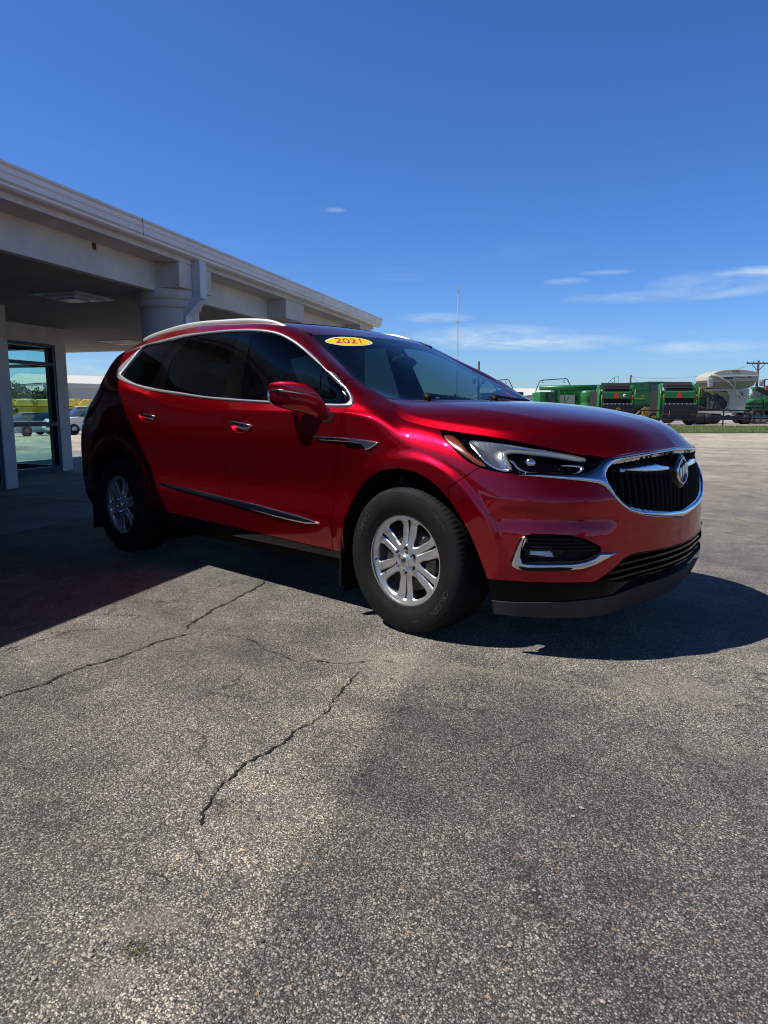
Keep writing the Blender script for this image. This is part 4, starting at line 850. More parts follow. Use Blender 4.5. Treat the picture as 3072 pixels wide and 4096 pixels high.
# ---------------- wheels ----------------
def rim_face():
    """silver wheel face with six pairs of spokes, in a local frame: (a,b) in the wheel plane, h outward"""
    nr,na=34,216; R1,R2=.0,.234
    r=np.linspace(.002,R2,nr); a=np.linspace(0,2*PI,na+1)
    rr,aa=np.meshgrid(r,a,indexing='ij')
    prof=np.interp(rr,[0,.030,.034,.060,.085,.12,.17,.205,.222,.234],[.012,.010,.004,.002,-.004,-.011,-.014,-.010,-.003,.002])
    G=np.stack([rr*np.cos(aa),rr*np.sin(aa),prof],-1); t=grid_ts(G); 
    if t.N[:,2].mean()<0: t.N=-t.N; t.F=t.F[:,::-1].copy()
    return t
def wheel_parts(name,steer=0):
    wh=empty(name)
    t=rim_face()
    holes=[]
    def hole(k,V):
        P=V[:,:2]; c0_=math.radians(90+30+60*k-3)
        x=P[:,0]*math.cos(c0_)+P[:,1]*math.sin(c0_); y=-P[:,0]*math.sin(c0_)+P[:,1]*math.cos(c0_)
        H=smooth([(.088,0),(.102,-.017),(.135,-.033),(.174,-.050),(.195,-.050),(.206,-.030),(.208,0),(.206,.028),(.195,.046),(.174,.041),(.135,.024),(.102,.013)],4)
        return sd(np.stack([x,y],1),H)
    def slot(k,V):
        P=V[:,:2]; c0_=math.radians(90+60*k-3)
        x=P[:,0]*math.cos(c0_)+P[:,1]*math.sin(c0_); y=-P[:,0]*math.sin(c0_)+P[:,1]*math.cos(c0_)-.0
        H=[(.084,-.0010),(.084,.0010),(.15,.0036),(.208,.0080),(.208,-.0070),(.15,-.0036)]
        return sd(np.stack([x,y],1),H)
    F_=lambda V:np.maximum.reduce([hole(k,V) for k in range(6)]+[slot(k,V) for k in range(6)])
    t=refine(t,F_,.010,2); fv=F_(t.V)
    dist=-fv; # roll the spoke edges over
    rad=np.hypot(t.V[:,0],t.V[:,1]); e=np.clip(dist/.010,0,1); t.V[:,2]-=(.0055*(1-e)**2)*(rad>.06)*(rad<.222)
    t=reshade(t); t=clip(t,-fv) if False else clip(t,-F_(t.V)); t=skirt(t,.030)
    M=lambda V:np.stack([V[:,0],-V[:,2],V[:,1]],1)   # wheel plane to xz, outward to -y
    face=TS(M(t.V),M(t.N),t.F,t.B)
    rim=ts_obj('rim',face,ALLOY,wh); 
    m=MB(); m.lathe([(.228,-.012),(.236,-.014),(.2415,-.008),(.2415,.002),(.233,.012),(.222,.020),(.219,.06),(.212,.18)],'y',n=96); m.build('rim_barrel',ALLOY,wh)
    m=MB(); m.lathe([(.0,-.0085),(.024,-.0085),(.0285,-.0035),(.0295,.004)],'y',n=32,c=(0,-.008,0)); cp=m.build('centre_cap',ALLOY,wh)
    for k in range(3):
        m=MB(); m.prism([(-.0045+(k-1)*.0095,.010+(k-1)*.003),(.0040+(k-1)*.0095,.012+(k-1)*.003),(.0045+(k-1)*.0095,-.003+(k-1)*.003),(-.001+(k-1)*.0095,-.012+(k-1)*.003),(-.0045+(k-1)*.0095,-.001+(k-1)*.003)],-.0185,-.0165,'xz'); m.build('cap_emblem',BRAKE,cp)
    for k in range(6):
        a=math.radians(60*k+27); c_=(.0575*math.cos(a),.0575*math.sin(a))
        m=MB(); m.lathe([(.0145,-.0012),(.0145,-.0035)],'y',n=20,c=(c_[0],0,c_[1])); m.lathe([(.001,-.0020),(.0145,-.0022)],'y',n=20,c=(c_[0],0,c_[1])); ln=m.build('lug_seat',DEEP,wh)
        m=MB(); m.lathe([(.0,-.016),(.007,-.0155),(.0098,-.012),(.0102,0)],'y',n=6,smooth=False,c=(c_[0],0,c_[1])); m.build('lug_nut',CHROME,ln)
    # valve
    m=MB(); m.tube([(-.197,-.004,-.020),(-.188,-.020,-.019),(-.180,-.034,-.018)],[.004,.004,.003],8); m.build('valve',GLOSSBLK,wh)
    # brake
    m=MB(); m.lathe([(.05,.055),(.05,.04),(.085,.040),(.165,.040),(.165,.068),(.06,.068)],'y',n=64); m.build('brake_disc',BRAKE,wh)
    m=MB()
    for k in range(9):
        a0_=math.radians(10+k*7); m.box(.118,.178,.022,.086,-.014,.014,M=Matrix.Rotation(-a0_+.35,4,'Y'))
    m.build('brake_caliper',BRAKE,wh)
    m=MB(); m.lathe([(.21,.16),(.02,.16)],'y',n=48); m.lathe([(.05,.04),(.05,.16)],'y',n=24); m.build('hub_backing',DEEP,wh)
    # tyre: carcass profile then tread blocks cut by grooves
    prof=[(.232,-.006),(.238,-.018),(.246,-.022),(.262,-.026),(.266,-.0285),(.285,-.0335),(.315,-.036),(.340,-.0335),(.358,-.027),(.3605,-.0250),(.3655,-.0215),(.3745,-.012),(.3815,.004),(.3850,.020)]
    w=.245; top=[(.3865,.033),(.3880,.045),(.3885,.058)]
    half=prof+top
    oth=[(r,w-2*0-h_-.0) for r,h_ in reversed(half)]
    full=half+[(.3892,.075),(.3895,.10),(.3895,.145),(.3892,.17)]+oth
    na=360; V=[];F=[]
    grooves=((.036,.041),(.081,.092),(.119,.130),(.157,.168),(.206,.211))
    prof2=[]
    for i,(r_,h_) in enumerate(full): prof2.append((r_,h_))
    # insert grooves across the tread
    tread=[p for p in prof2 if not (.02<p[1]<.225 and p[0]>.38)]
    left=[p for p in tread if p[1]<.1]; right=[p for p in tread if p[1]>.1]
    mid=[]
    hs=[.020]+[v for g in grooves for v in (g[0],g[0]+.0015,g[1]-.0015,g[1])]+[.225]
    rad=lambda h_:float(np.interp(h_,[.020,.058,.10,.145,.187,.225],[.3850,.3885,.3895,.3895,.3885,.3850]))
    for h_ in hs:
        ing=any(g[0]+.001<h_<g[1]-.001 for g in grooves); mid.append((rad(h_)-(.008 if ing else 0),h_))
    pr=left[:-1]+mid+right[1:] if left[-1][1]>=.020 else left+mid+right
    K=len(pr)
    for i,(r_,h_) in enumerate(pr):
        for j in range(na):
            a=2*PI*j/na; rj=r_
            sh=(.374<r_) and (h_<.036 or h_>.209)
            if sh and (j%4==0): rj=r_-.0028
            elif .040<h_<.206 and (j+int(h_*180))%4==0: rj=r_-.004
            V.append((rj*math.cos(a),h_,rj*math.sin(a)))
    for i in range(K-1):
        for j in range(na): F.append((i*na+j,i*na+(j+1)%na,(i+1)*na+(j+1)%na,(i+1)*na+j))
    m=MB(); m.add(V,F,True); ty=m.build('tyre',RUB,wh); 
    q=ty.modifiers.new('e','EDGE_SPLIT'); q.split_angle=.6
    # raised sidewall bands and lettering
    def band(a0_,a1_,r0_,r1_,hh):
        V=[];F=[];n=int(abs(a1_-a0_)/3)+2
        for i in range(n+1):
            a=math.radians(a0_+(a1_-a0_)*i/n)
            for r_ in (r0_,(r0_+r1_)/2,r1_):
                h_=float(np.interp(r_,[.262,.285,.315,.340,.358],[-.026,-.0335,-.036,-.0335,-.027]))-hh; V.append((r_*math.cos(a),h_,r_*math.sin(a)))
        for i in range(n):
            for j in range(2): F.append((i*3+j,i*3+j+1,i*3+j+4,i*3+j+3))
        return V,F
    m=MB()
    for a0_,a1_ in ((95,55),(-22,-150+8),):
        pass
    for a0_,a1_ in ((10,118),(190,300)):
        V,F=band(a0_,a1_,.272,.352,.0009); m.add(V,F,True)
    m.build('sidewall_band',RUB,ty)
    def arc_text(s,amid,rmid,size,flip=False,hh=.0018,bold=.0006,sp=1.0):
        V2,F2=text_mesh(s,size,bold); out=[]
        for x,y in V2:
            if flip: a=math.radians(amid)+x*sp/rmid; r_=rmid-y
            else: a=math.radians(amid)-x*sp/rmid; r_=rmid+y
            h_=float(np.interp(r_,[.262,.285,.315,.340,.358],[-.026,-.0335,-.036,-.0335,-.027]))-hh; out.append((r_*math.cos(a),h_,r_*math.sin(a)))
        return out,F2
    lm=mat('sidewall_letter_rubber',(.022,.022,.024),.5)
    for s_,am,r_,sz in (('KUMHO',151,.312,.046),('255/65 R18',42,.335,.022),('CRUGEN',-35,.312,.042),('HT51',-72,.312,.018)):
        V,F=arc_text(s_,am,r_,sz,False); m=MB(); m.add(V,F,False); m.build('sidewall_lettering',lm,ty,fix=False)
    return wh
W1=wheel_parts('wheel'); W1.parent=CAR
def put(wl,x,y,side,rot=0,steer=0):
    # local frame: outward is -y; left wheels turn half round
    wl.location=(x,y,.385); wl.rotation_euler=(0,math.radians(rot),(PI if side>0 else 0)+math.radians(steer))
def cp_wheel():
    return copy_tree(W1,CAR)
W2=cp_wheel(); W3=cp_wheel(); W4=cp_wheel()
put(W1,.0,-.941,-1,0); put(W2,-3.05,-.941,-1,10); put(W3,.0,.941,1,5); put(W4,-3.05,.941,1,20)
# ---------------- arches, flaps, floor, cabin ----------------
for sgn in (-1,1):
    for cx_ in (.045,-3.055):
        m=MB(); prof=[]
        pts=[(cx_+.49*math.cos(a),.37+.485*math.sin(a)) for a in [PI*i/20 for i in range(21)]]; pts=[(cx_+.49,.23 if cx_>-1 else .14)]+pts+[(cx_-.49,.14)]
        V=[];F=[]
        for x,z in pts:
            for y in (.955-(.035*(x>cx_+.3)+.075*(x>cx_+.3)*(z<.26))*(cx_>-1),.60): V.append((x,sgn*y,z))
        for i in range(len(pts)-1): F.append((2*i,2*i+1,2*i+3,2*i+2))
        F.append(tuple(2*i+1 for i in range(len(pts))))
        m.add(V,F); m.build('wheel_arch_liner',DEEP,CAR,fix=False)
    m=MB(); M_=Matrix.Rotation(math.radians(7),4,'Y')
    m.prism([(-.985,.545),(-.72,.52),(-.72,.18),(-.955,.165),(-.968,.30)],-.008,.008,'yz')
    m.V=[tuple(M_@Vector((v[0],v[1]*(-sgn),v[2]-.54))+Vector((-.430,0,.54))) for v in m.V]; m.build('mud_flap',MATBLK,CAR,bevel=.004)
    m=MB(); m.prism([(-.965,.50),(-.72,.50),(-.72,.18),(-.945,.165)],-.008,.008,'yz')
    m.V=[tuple(M_@Vector((v[0],v[1]*(-sgn),v[2]-.54))+Vector((-3.505,0,.56))) for v in m.V]; m.build('mud_flap',MATBLK,CAR,bevel=.004)
m=MB(); m.box(-3.9,.86,-.62,.62,.26,.30); m.box(-2.55,-.47,-.76,.76,.25,.29); m.box(.30,.90,-.58,.58,.24,.50); m.box(.48,.70,-.76,.76,.24,.30); m.build('underbody',DEEP,CAR)
inner=SIDE.copy()
for f in (fld('xz',ARCH,False,isd),fld('xz',ARCHR,False,isd),fld('xz',poly('dlo_inner'),False,isd),outf('headlamp',True,lampc),fld('yz',GI,False,front),fld('yz',INT,False,front),outf('fog_insert',True,front),fld('yz',RG,False,lambda V:-3.5-V[:,0])):
    inner=refine(inner,f,.03,1); inner=clip(inner,-f(inner.V))
inner.B[:]=False; inner=offset(inner,-.075 if False else -.022)
ts_obj('inner_shell',both(inner),CABIN,CAR)
rl=offset(ROOF,-.03); rl.B[:]=False; ts_obj('headliner',both(rl),mat('headliner_cloth',(.30,.29,.27),.9),CAR)
def seat(x,y,wd=.50,h=.66,back=0):
    s=empty('seat',(x,y,0)); s.parent=CAR
    m=MB(); m.box(-.26,.26,-wd/2,wd/2,.42,.60); m.build('seat_cushion',SEATM,s,bevel=.05)
    m=MB(); M_=Matrix.Translation((-.25,0,.58))@Matrix.Rotation(math.radians(-17),4,'Y'); m.box(-.07,.07,-wd/2,wd/2,0,h,M=M_); m.build('seat_back',SEATM,s,bevel=.05)
    m=MB(); M_=Matrix.Translation((-.45,0,.58+h))@Matrix.Rotation(math.radians(-12),4,'Y'); m.box(-.05,.05,-.14,.14,.0,.19,M=M_); m.tube([(-.43,-.06,.55+h),(-.44,-.06,.60+h)],.007,6); m.tube([(-.43,.06,.55+h),(-.44,.06,.60+h)],.007,6); m.build('headrest',SEATM,s,bevel=.04)
for x,y in ((-1.35,-.40),(-1.35,.40),(-2.25,-.40),(-2.25,.40),(-3.05,-.36),(-3.05,.36)): seat(x,y)
m=MB(); m.prism([(-.62,.50),(-.80,.62),(-.86,.98),(-.78,1.085),(-.50,1.115),(-.20,1.095),(-.20,.5)],-.74,.74,'xz'); m.build('dashboard',CABIN,CAR,bevel=.02)
m=MB(); M_=Matrix.Translation((-.90,.38,1.085))@Matrix.Rotation(math.radians(65),4,'Y')
ring=[(M_@Vector((.185*math.cos(a),.185*math.sin(a),0))) for a in [2*PI*i/32 for i in range(33)]]; m.tube(ring,.016,10,cap=False); 
for a in (0,2.3,4.0): m.bar(M_@Vector((0,0,0)),M_@Vector((.18*math.cos(a),.18*math.sin(a),0)),.05,.02)
m.ell((M_@Vector((0,0,0))),(.05,.07,.05),12); m.bar(M_@Vector((0,0,0)),(-.70,.40,.93),.06); m.build('steering_wheel',CABIN,CAR)
m=MB(); m.ell((-.835,0,1.465),(.018,.125,.040),16); m.tube([(-.835,0,1.475),(-.86,0,1.515)],.010,8); m.build('inner_mirror',CABIN,CAR)
# B pillar trims inside
for sgn in (-1,1):
    m=MB(); m.bar((-1.53,sgn*.90,.5),(-1.53,sgn*.86,1.2),.16,.05,up=(0,1,0)); m.bar((-1.53,sgn*.86,1.2),(-1.58,sgn*.70,1.66),.13,.05,up=(0,1,0)); m.bar((-2.33,sgn*.86,1.2),(-2.30,sgn*.68,1.66),.14,.05,up=(0,1,0)); m.build('pillar_trim',CABIN,CAR)
# re-centre: the parent Empty sits on the ground under the middle of the car
for ch in list(CAR.children):
    ch.matrix_parent_inverse=Matrix.Translation((1.5,0,0))
bpy.data.objects.remove(CP)
# ================= ground =================
CD=(-.4327,.9015); CN=(-.9015,-.4327); CE=(-2.21-.46*3.05,-.73-.54*3.05)   # canopy edge direction, inward direction, a point under the gutter
def TW(t,w,z=0): return Vector((CE[0]+CD[0]*t+CN[0]*w,CE[1]+CD[1]*t+CN[1]*w,z))
def ground_z(x,y):
    w=(x-CE[0])*CN[0]+(y-CE[1])*CN[1]
    q=np.clip((w-9)/32,0,1); return -.75*q*q*(3-2*q)
FX=Vector((-.6797,.7334,0)); RX=Vector((.7334,.6797,0)); CC=Vector((2.2685,-3.5525,0))
def gd(px,D,z=None):
    """ground position D metres ahead of the survey point, on the bearing px"""
    p=CC+FX*D+RX*((px-1536)/2756.34*D*.989); p.z=float(ground_z(p.x,p.y)) if z is None else z; return p
def asphalt():
    m=mat('asphalt',(.1,.1,.1),.85,spec=.35); t=m.node_tree; b=BS(m); tc=N('ShaderNodeTexCoord',t); v=tc.outputs['Object']
    sep=N('ShaderNodeSeparateXYZ',t); lk(t,v,sep.inputs[0])
    def vor(scale,feat='F1',out='Distance',rand=1,vec=None):
        n=N('ShaderNodeTexVoronoi',t); n.feature=feat; n.inputs['Scale'].default_value=scale; n.inputs['Randomness'].default_value=rand; lk(t,vec or v,n.inputs['Vector']); return n.outputs[out]
    warp=noise(t,v,60,2,out='Color'); vv=N('ShaderNodeVectorMath',t); vv.operation='MULTIPLY_ADD'; vv.inputs[1].default_value=(.006,.006,.006); lk(t,warp,vv.inputs[0]); lk(t,v,vv.inputs[2]); vw=vv.outputs[0]
    # aggregate: each cell a stone of its own tone
    c1=N('ShaderNodeSeparateColor',t); lk(t,vor(205,out='Color',vec=vw),c1.inputs[0]); d1=vor(205,vec=vw)
    c2=N('ShaderNodeSeparateColor',t); lk(t,vor(430,out='Color',vec=vw),c2.inputs[0])
    c3=N('ShaderNodeSeparateColor',t); lk(t,vor(88,out='Color',vec=vw),c3.inputs[0]); d3=vor(88,vec=vw)
    stone=ramp(t,c1.outputs[0],[(0,(.034,.034,.035)),(.34,(.060,.059,.058)),(.54,(.19,.183,.173)),(.78,(.42,.40,.37)),(1,(.74,.70,.64))])
    fine=ramp(t,c2.outputs[1],[(0,(.024,.024,.024)),(.5,(.095,.092,.088)),(1,(.46,.44,.40))])
    col=mixc(t,.45,stone,fine)
    # bitumen film between the stones
    film=ramp(t,d1,[(.30,(0,0,0)),(.62,(1,1,1))]); col=mixc(t,mth(t,'MULTIPLY',film,.72),col,(.024,.023,.023))
    big=mth(t,'MULTIPLY',mth(t,'GREATER_THAN',c3.outputs[0],.955),mth(t,'LESS_THAN',d3,.42)); col=mixc(t,mth(t,'MULTIPLY',big,.85),col,ramp(t,c3.outputs[1],[(0,(.30,.28,.25)),(.6,(.40,.36,.30)),(1,(.42,.27,.15))]))
    # newer dark seal on the right, dusty worn surface on the left
    sd_=mth(t,'ADD',mth(t,'MULTIPLY_ADD',sep.outputs[0],.883,.328),mth(t,'MULTIPLY',sep.outputs[1],.47)); edge=mth(t,'ADD',sd_,mth(t,'ADD',mth(t,'MULTIPLY',mth(t,'SUBTRACT',noise(t,v,7,6,.7),.5),.16),mth(t,'MULTIPLY',mth(t,'SUBTRACT',noise(t,v,55,3,.7),.5),.10)))
    seal=ramp(t,edge,[(0,(0,0,0)),(.07,(1,1,1))]); strip_=ramp(t,mth(t,'MULTIPLY_ADD',edge,1.0,.5),[(.10,(0,0,0)),(.36,(1,1,1)),(.50,(1,1,1)),(.56,(0,0,0))])
    inr=ramp(t,sep.outputs[1],[(0,(1,1,1)),(1,(1,1,1))])
    n_big=noise(t,v,.9,5,.62); n_mid=noise(t,v,4.5,5,.6)
    worn=ramp(t,n_big,[(.34,(.98,.97,.95)),(.66,(1.62,1.57,1.49))]); col=mixc(t,1,col,worn,'MULTIPLY')
    patch=ramp(t,n_mid,[(.32,(.72,.73,.75)),(.68,(1.22,1.19,1.14))]); col=mixc(t,1,col,patch,'MULTIPLY')
    near=mth(t,'MULTIPLY',seal,ramp(t,mth(t,'MULTIPLY_ADD',sep.outputs[1],-.25,.05),[(.30,(0,0,0)),(.36,(1,1,1))]))
    col=mixc(t,mth(t,'MULTIPLY',near,.9),col,mixc(t,1,col,(.66,.67,.70),'MULTIPLY'))
    nearstrip=mth(t,'MULTIPLY',mth(t,'MULTIPLY',strip_,ramp(t,mth(t,'MULTIPLY_ADD',sep.outputs[1],.25,1.0),[(.22,(.35,.35,.35)),(.55,(1,1,1))])),ramp(t,mth(t,'MULTIPLY_ADD',sep.outputs[1],-.25,.05),[(.26,(0,0,0)),(.36,(1,1,1))])); col=mixc(t,mth(t,'MULTIPLY',nearstrip,.8),col,mixc(t,1,col,(1.46,1.40,1.33),'MULTIPLY'))
    # sand that has collected in the low spots
    def blob(x,y,rx,ry,k,ang=0):
        ca,sa=math.cos(ang),math.sin(ang); dx=mth(t,'SUBTRACT',sep.outputs[0],x); dy=mth(t,'SUBTRACT',sep.outputs[1],y)
        u=mth(t,'DIVIDE',mth(t,'ADD',mth(t,'MULTIPLY',dx,ca),mth(t,'MULTIPLY',dy,sa)),rx); q=mth(t,'DIVIDE',mth(t,'SUBTRACT',mth(t,'MULTIPLY',dy,ca),mth(t,'MULTIPLY',dx,sa)),ry)
        r=mth(t,'ADD',mth(t,'MULTIPLY',u,u),mth(t,'MULTIPLY',q,q)); return mth(t,'MULTIPLY',mth(t,'SUBTRACT',1.0,r,clamp=True),k)
    s=None
    for a in ((.28,-1.30,.38,.22,.9,.3),(1.30,-.72,.34,.22,.8,.2),(.75,-1.06,.65,.035,.8,.29),(.92,-2.88,.055,.12,.9,-.6),(1.02,-3.02,.05,.10,.9,-.4),(.80,-2.45,.10,.22,.35,-.4),(-1.2,-2.1,.9,.5,.25,.2),(2.1,.3,1.2,.5,.5,.3),(1.75,-1.15,.5,.10,.4,.3)):
        q=blob(*a); s=q if s is None else mth(t,'MAXIMUM',s,q)
    s=mth(t,'MULTIPLY',s,ramp(t,noise(t,v,38,5,.7),[(.36,(0,0,0)),(.60,(1,1,1))])); s=mth(t,'MULTIPLY',s,.8)
    sand=ramp(t,noise(t,v,900,2),[(.3,(.19,.165,.135)),(.7,(.36,.32,.265))]); col=mixc(t,s,col,sand)
    # hairline network of old cracks, broken up by noise
    ve=N('ShaderNodeTexVoronoi',t); ve.feature='DISTANCE_TO_EDGE'; ve.inputs['Scale'].default_value=1.15; wq=N('ShaderNodeVectorMath',t); wq.operation='MULTIPLY_ADD'; wq.inputs[1].default_value=(.35,.35,.35); lk(t,noise(t,v,3.2,6,.7,out='Color'),wq.inputs[0]); lk(t,v,wq.inputs[2]); lk(t,wq.outputs[0],ve.inputs['Vector'])
    hair=mth(t,'MULTIPLY',ramp(t,ve.outputs['Distance'],[(.0,(1,1,1)),(.006,(.8,.8,.8)),(.011,(0,0,0))]),ramp(t,noise(t,v,1.7,3),[(.50,(0,0,0)),(.60,(1,1,1))])); col=mixc(t,mth(t,'MULTIPLY',hair,.75),col,(.018,.017,.016))
    # oil drips and darker spots
    oil=mth(t,'MULTIPLY',ramp(t,noise(t,v,2.6,4,.6),[(.66,(0,0,0)),(.74,(1,1,1))]),.45); col=mixc(t,oil,col,mixc(t,1,col,(.45,.45,.47),'MULTIPLY'))
    # paler with distance: glancing light put into the colour; then long stains and seams
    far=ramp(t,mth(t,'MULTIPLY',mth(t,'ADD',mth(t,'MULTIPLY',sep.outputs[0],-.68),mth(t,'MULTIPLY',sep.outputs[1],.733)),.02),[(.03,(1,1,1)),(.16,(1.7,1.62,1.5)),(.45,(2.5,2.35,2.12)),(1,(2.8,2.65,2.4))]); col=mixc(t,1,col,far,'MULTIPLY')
    stain=ramp(t,noise(t,mapping(t,v,(.25,1.1,1),(0,0,0),(0,0,-.8)),.8,5,.65,.4),[(.36,(.72,.72,.74)),(.5,(1,1,1)),(.7,(1.12,1.10,1.06))]); col=mixc(t,1,col,stain,'MULTIPLY')
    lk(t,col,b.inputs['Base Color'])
    lk(t,ramp(t,c1.outputs[2],[(0,(.62,)*3),(1,(.95,)*3)]),b.inputs['Roughness'])
    h=mth(t,'ADD',mth(t,'MULTIPLY',mth(t,'SUBTRACT',1.0,d1),.55),mth(t,'MULTIPLY',mth(t,'SUBTRACT',1.0,vor(430,vec=vw)),.25)); h=mth(t,'ADD',h,mth(t,'MULTIPLY',mth(t,'SUBTRACT',1.0,d3),.35)); h=mth(t,'ADD',h,mth(t,'MULTIPLY',noise(t,v,45,4,.6),.9))
    bn=N('ShaderNodeBump',t); bn.inputs['Strength'].default_value=1.0; bn.inputs['Distance'].default_value=.006; lk(t,h,bn.inputs['Height']); lk(t,bn.outputs[0],b.inputs['Normal'])
    return m
ASPH=asphalt()
def sheet(name,fn,us,vs,m,zoff=0):
    V=[];F=[]
    for u in us:
        for v in vs:
            x,y=fn(u,v); V.append((x,y,float(ground_z(x,y))+zoff))
    k=len(vs)
    for i in range(len(us)-1):
        for j in range(k-1): F.append((i*k+j,(i+1)*k+j,(i+1)*k+j+1,i*k+j+1))
    o=rawmesh(name,V,F,m,None,True); tag(o,kind='structure'); return o
us=list(np.concatenate([-np.geomspace(900,12,14),np.linspace(-10,70,41),np.geomspace(75,1600,12)])); vs=list(np.concatenate([-np.geomspace(900,12,14),np.linspace(-10,60,36),np.geomspace(66,1600,12)]))
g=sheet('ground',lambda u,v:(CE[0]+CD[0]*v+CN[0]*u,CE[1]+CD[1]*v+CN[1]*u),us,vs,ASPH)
# flip so that it faces up
g.data.flip_normals() if g.data.polygons[0].normal.z<0 else None
# cracks
CR=mat('crack_shadow',(.010,.010,.010),.95)
def crack(pts,w0,w1,seed):
    r=random.Random(seed); P=[]
    for (x0,y0),(x1,y1) in zip(pts[:-1],pts[1:]):
        L_=math.hypot(x1-x0,y1-y0); n=max(2,int(L_/.012))
        for i in range(n): P.append((x0+(x1-x0)*i/n,y0+(y1-y0)*i/n))
    P.append(pts[-1]); n=len(P); off=0; V=[];F=[]
    for i,(x,y) in enumerate(P):
        a=P[max(i-1,0)]; b_=P[min(i+1,n-1)]; d=math.hypot(b_[0]-a[0],b_[1]-a[1]) or 1; nx,ny=-(b_[1]-a[1])/d,(b_[0]-a[0])/d
        off=off*.86+r.uniform(-.0055,.0055); w=1.05*(w0+(w1-w0)*i/n)*(r.uniform(.25,1.0) if r.random()<.8 else r.uniform(1.2,2.2))*(min(i,n-1-i,6)/6+.08)
        for s in (-.5,.5): V.append((x+nx*(off+s*w),y+ny*(off+s*w),.0035))
    for i in range(n-1): F.append((2*i,2*i+1,2*i+3,2*i+2))
    return V,F
CRK=[([(-0.654,-2.672),(-0.654,-2.591),(-0.659,-2.495),(-0.712,-2.364),(-0.735,-2.269),(-0.741,-2.143),(-0.768,-2.047),(-0.795,-1.934),(-0.808,-1.85),(-0.802,-1.732),(-0.775,-1.666)],0.011,0.008),([(-0.855,-1.714),(-0.943,-1.632),(-1.009,-1.517),(-1.079,-1.394),(-1.132,-1.276),(-1.203,-1.142),(-1.263,-0.991),(-1.353,-0.828),(-1.434,-0.726),(-1.58,-0.529)],0.012,0.01),([(-0.775,-1.666),(-0.663,-1.639),(-0.583,-1.58),(-0.447,-1.562),(-0.308,-1.596),(-0.186,-1.593),(-0.086,-1.605),(-0.018,-1.52),(0.084,-1.467),(0.182,-1.334)],0.004,0.006),([(0.208,-1.469),(0.266,-1.6),(0.291,-1.679),(0.331,-1.77),(0.399,-1.858),(0.435,-1.962),(0.45,-2.065),(0.494,-2.144),(0.494,-2.245),(0.498,-2.306),(0.537,-2.371),(0.569,-2.454),(0.608,-2.506),(0.651,-2.565),(0.695,-2.609),(0.676,-2.649)],0.005,0.0075),([(-1.233,-2.48),(-1.251,-2.311),(-1.29,-2.119),(-1.192,-1.974),(-1.148,-1.851)],0.005,0.003),([(-1.198,-2.492),(-1.183,-2.434),(-1.242,-2.303)],0.004,0.003),([(0.725,-2.819),(0.768,-2.804),(0.826,-2.785),(0.866,-2.783)],0.003,0.004),([(0.727,-2.658),(0.794,-2.664),(0.865,-2.689)],0.003,0.003),([(-1.207,-0.939),(-1.131,-0.828),(-0.964,-0.712)],0.003,0.002),([(0.365,-3.009),(0.371,-2.975)],0.005,0.003)]
m=MB()
for k,(pts,a,b_) in enumerate(CRK):
    if k in (0,4,5,9): pts=[(pts[0][0]*2.6-pts[1][0]*1.6,pts[0][1]*2.6-pts[1][1]*1.6)]+list(pts)
    V,F=crack(pts,a,b_,k); m.add(V,F)
o=m.build('ground_cracks',CR,fix=True); tag(o,kind='structure')
# loose grit and pebbles
PEB=mat('pebble',(.30,.27,.23),.85); PEB2=mat('dark_pebble',(.05,.05,.05),.8)
m=MB(); r=random.Random(5)
ico=[(0,0,1),(.9,0,.3),(.28,.85,.3),(-.72,.53,.3),(-.72,-.53,.3),(.28,-.85,.3),(0,0,-.4)]; icf=[(0,1,2),(0,2,3),(0,3,4),(0,4,5),(0,5,1),(6,2,1),(6,3,2),(6,4,3),(6,5,4),(6,1,5)]
for k in range(1500):
    D=.55+3.6*r.random()**1.3; px=r.uniform(-100,3170); p=CC+FX*(D+.25)+RX*((px-1536)/2756*(D+.25)); s=r.choice((.0022,.003,.003,.004,.0055))*r.uniform(.7,1.2)
    if k<5: s=.008
    a=r.uniform(0,6.3); ca,sa=math.cos(a),math.sin(a)
    m.add([(p.x+(x*ca-y*sa)*s*1.3,p.y+(x*sa+y*ca)*s,.001+z*s*.6+s*.15) for x,y,z in ico],icf,False,0 if r.random()<.62 else 1)
o=m.build('loose_gravel',[PEB,PEB2],fix=False); tag(o,kind='stuff')
# small weed growing from the seam
GR=mat('weed_green',(.10,.14,.025),.7); GR2=mat('weed_dry',(.25,.21,.09),.8)
wd=empty('weed',(.985,-2.945,0)); tag(wd,'small tuft of green weeds in the worn asphalt near the bottom left','weed')
m=MB()
for k in range(90):
    a=r.uniform(0,6.3); rr_=r.random()**.6*.028; x,y=rr_*math.cos(a)*1.5,rr_*math.sin(a)*.8; h=r.uniform(.006,.017); l=r.uniform(-.012,.012); l2=r.uniform(-.012,.012)
    m.add([(x-.0008,y,0),(x+.0008,y,0),(x+l*.5+.0007,y+l2*.5,h*.7),(x+l,y+l2,h)],[(0,1,2),(0,2,3)],False,0 if r.random()<.7 else 1)
m.build('blades',[GR,GR2],wd,fix=False)
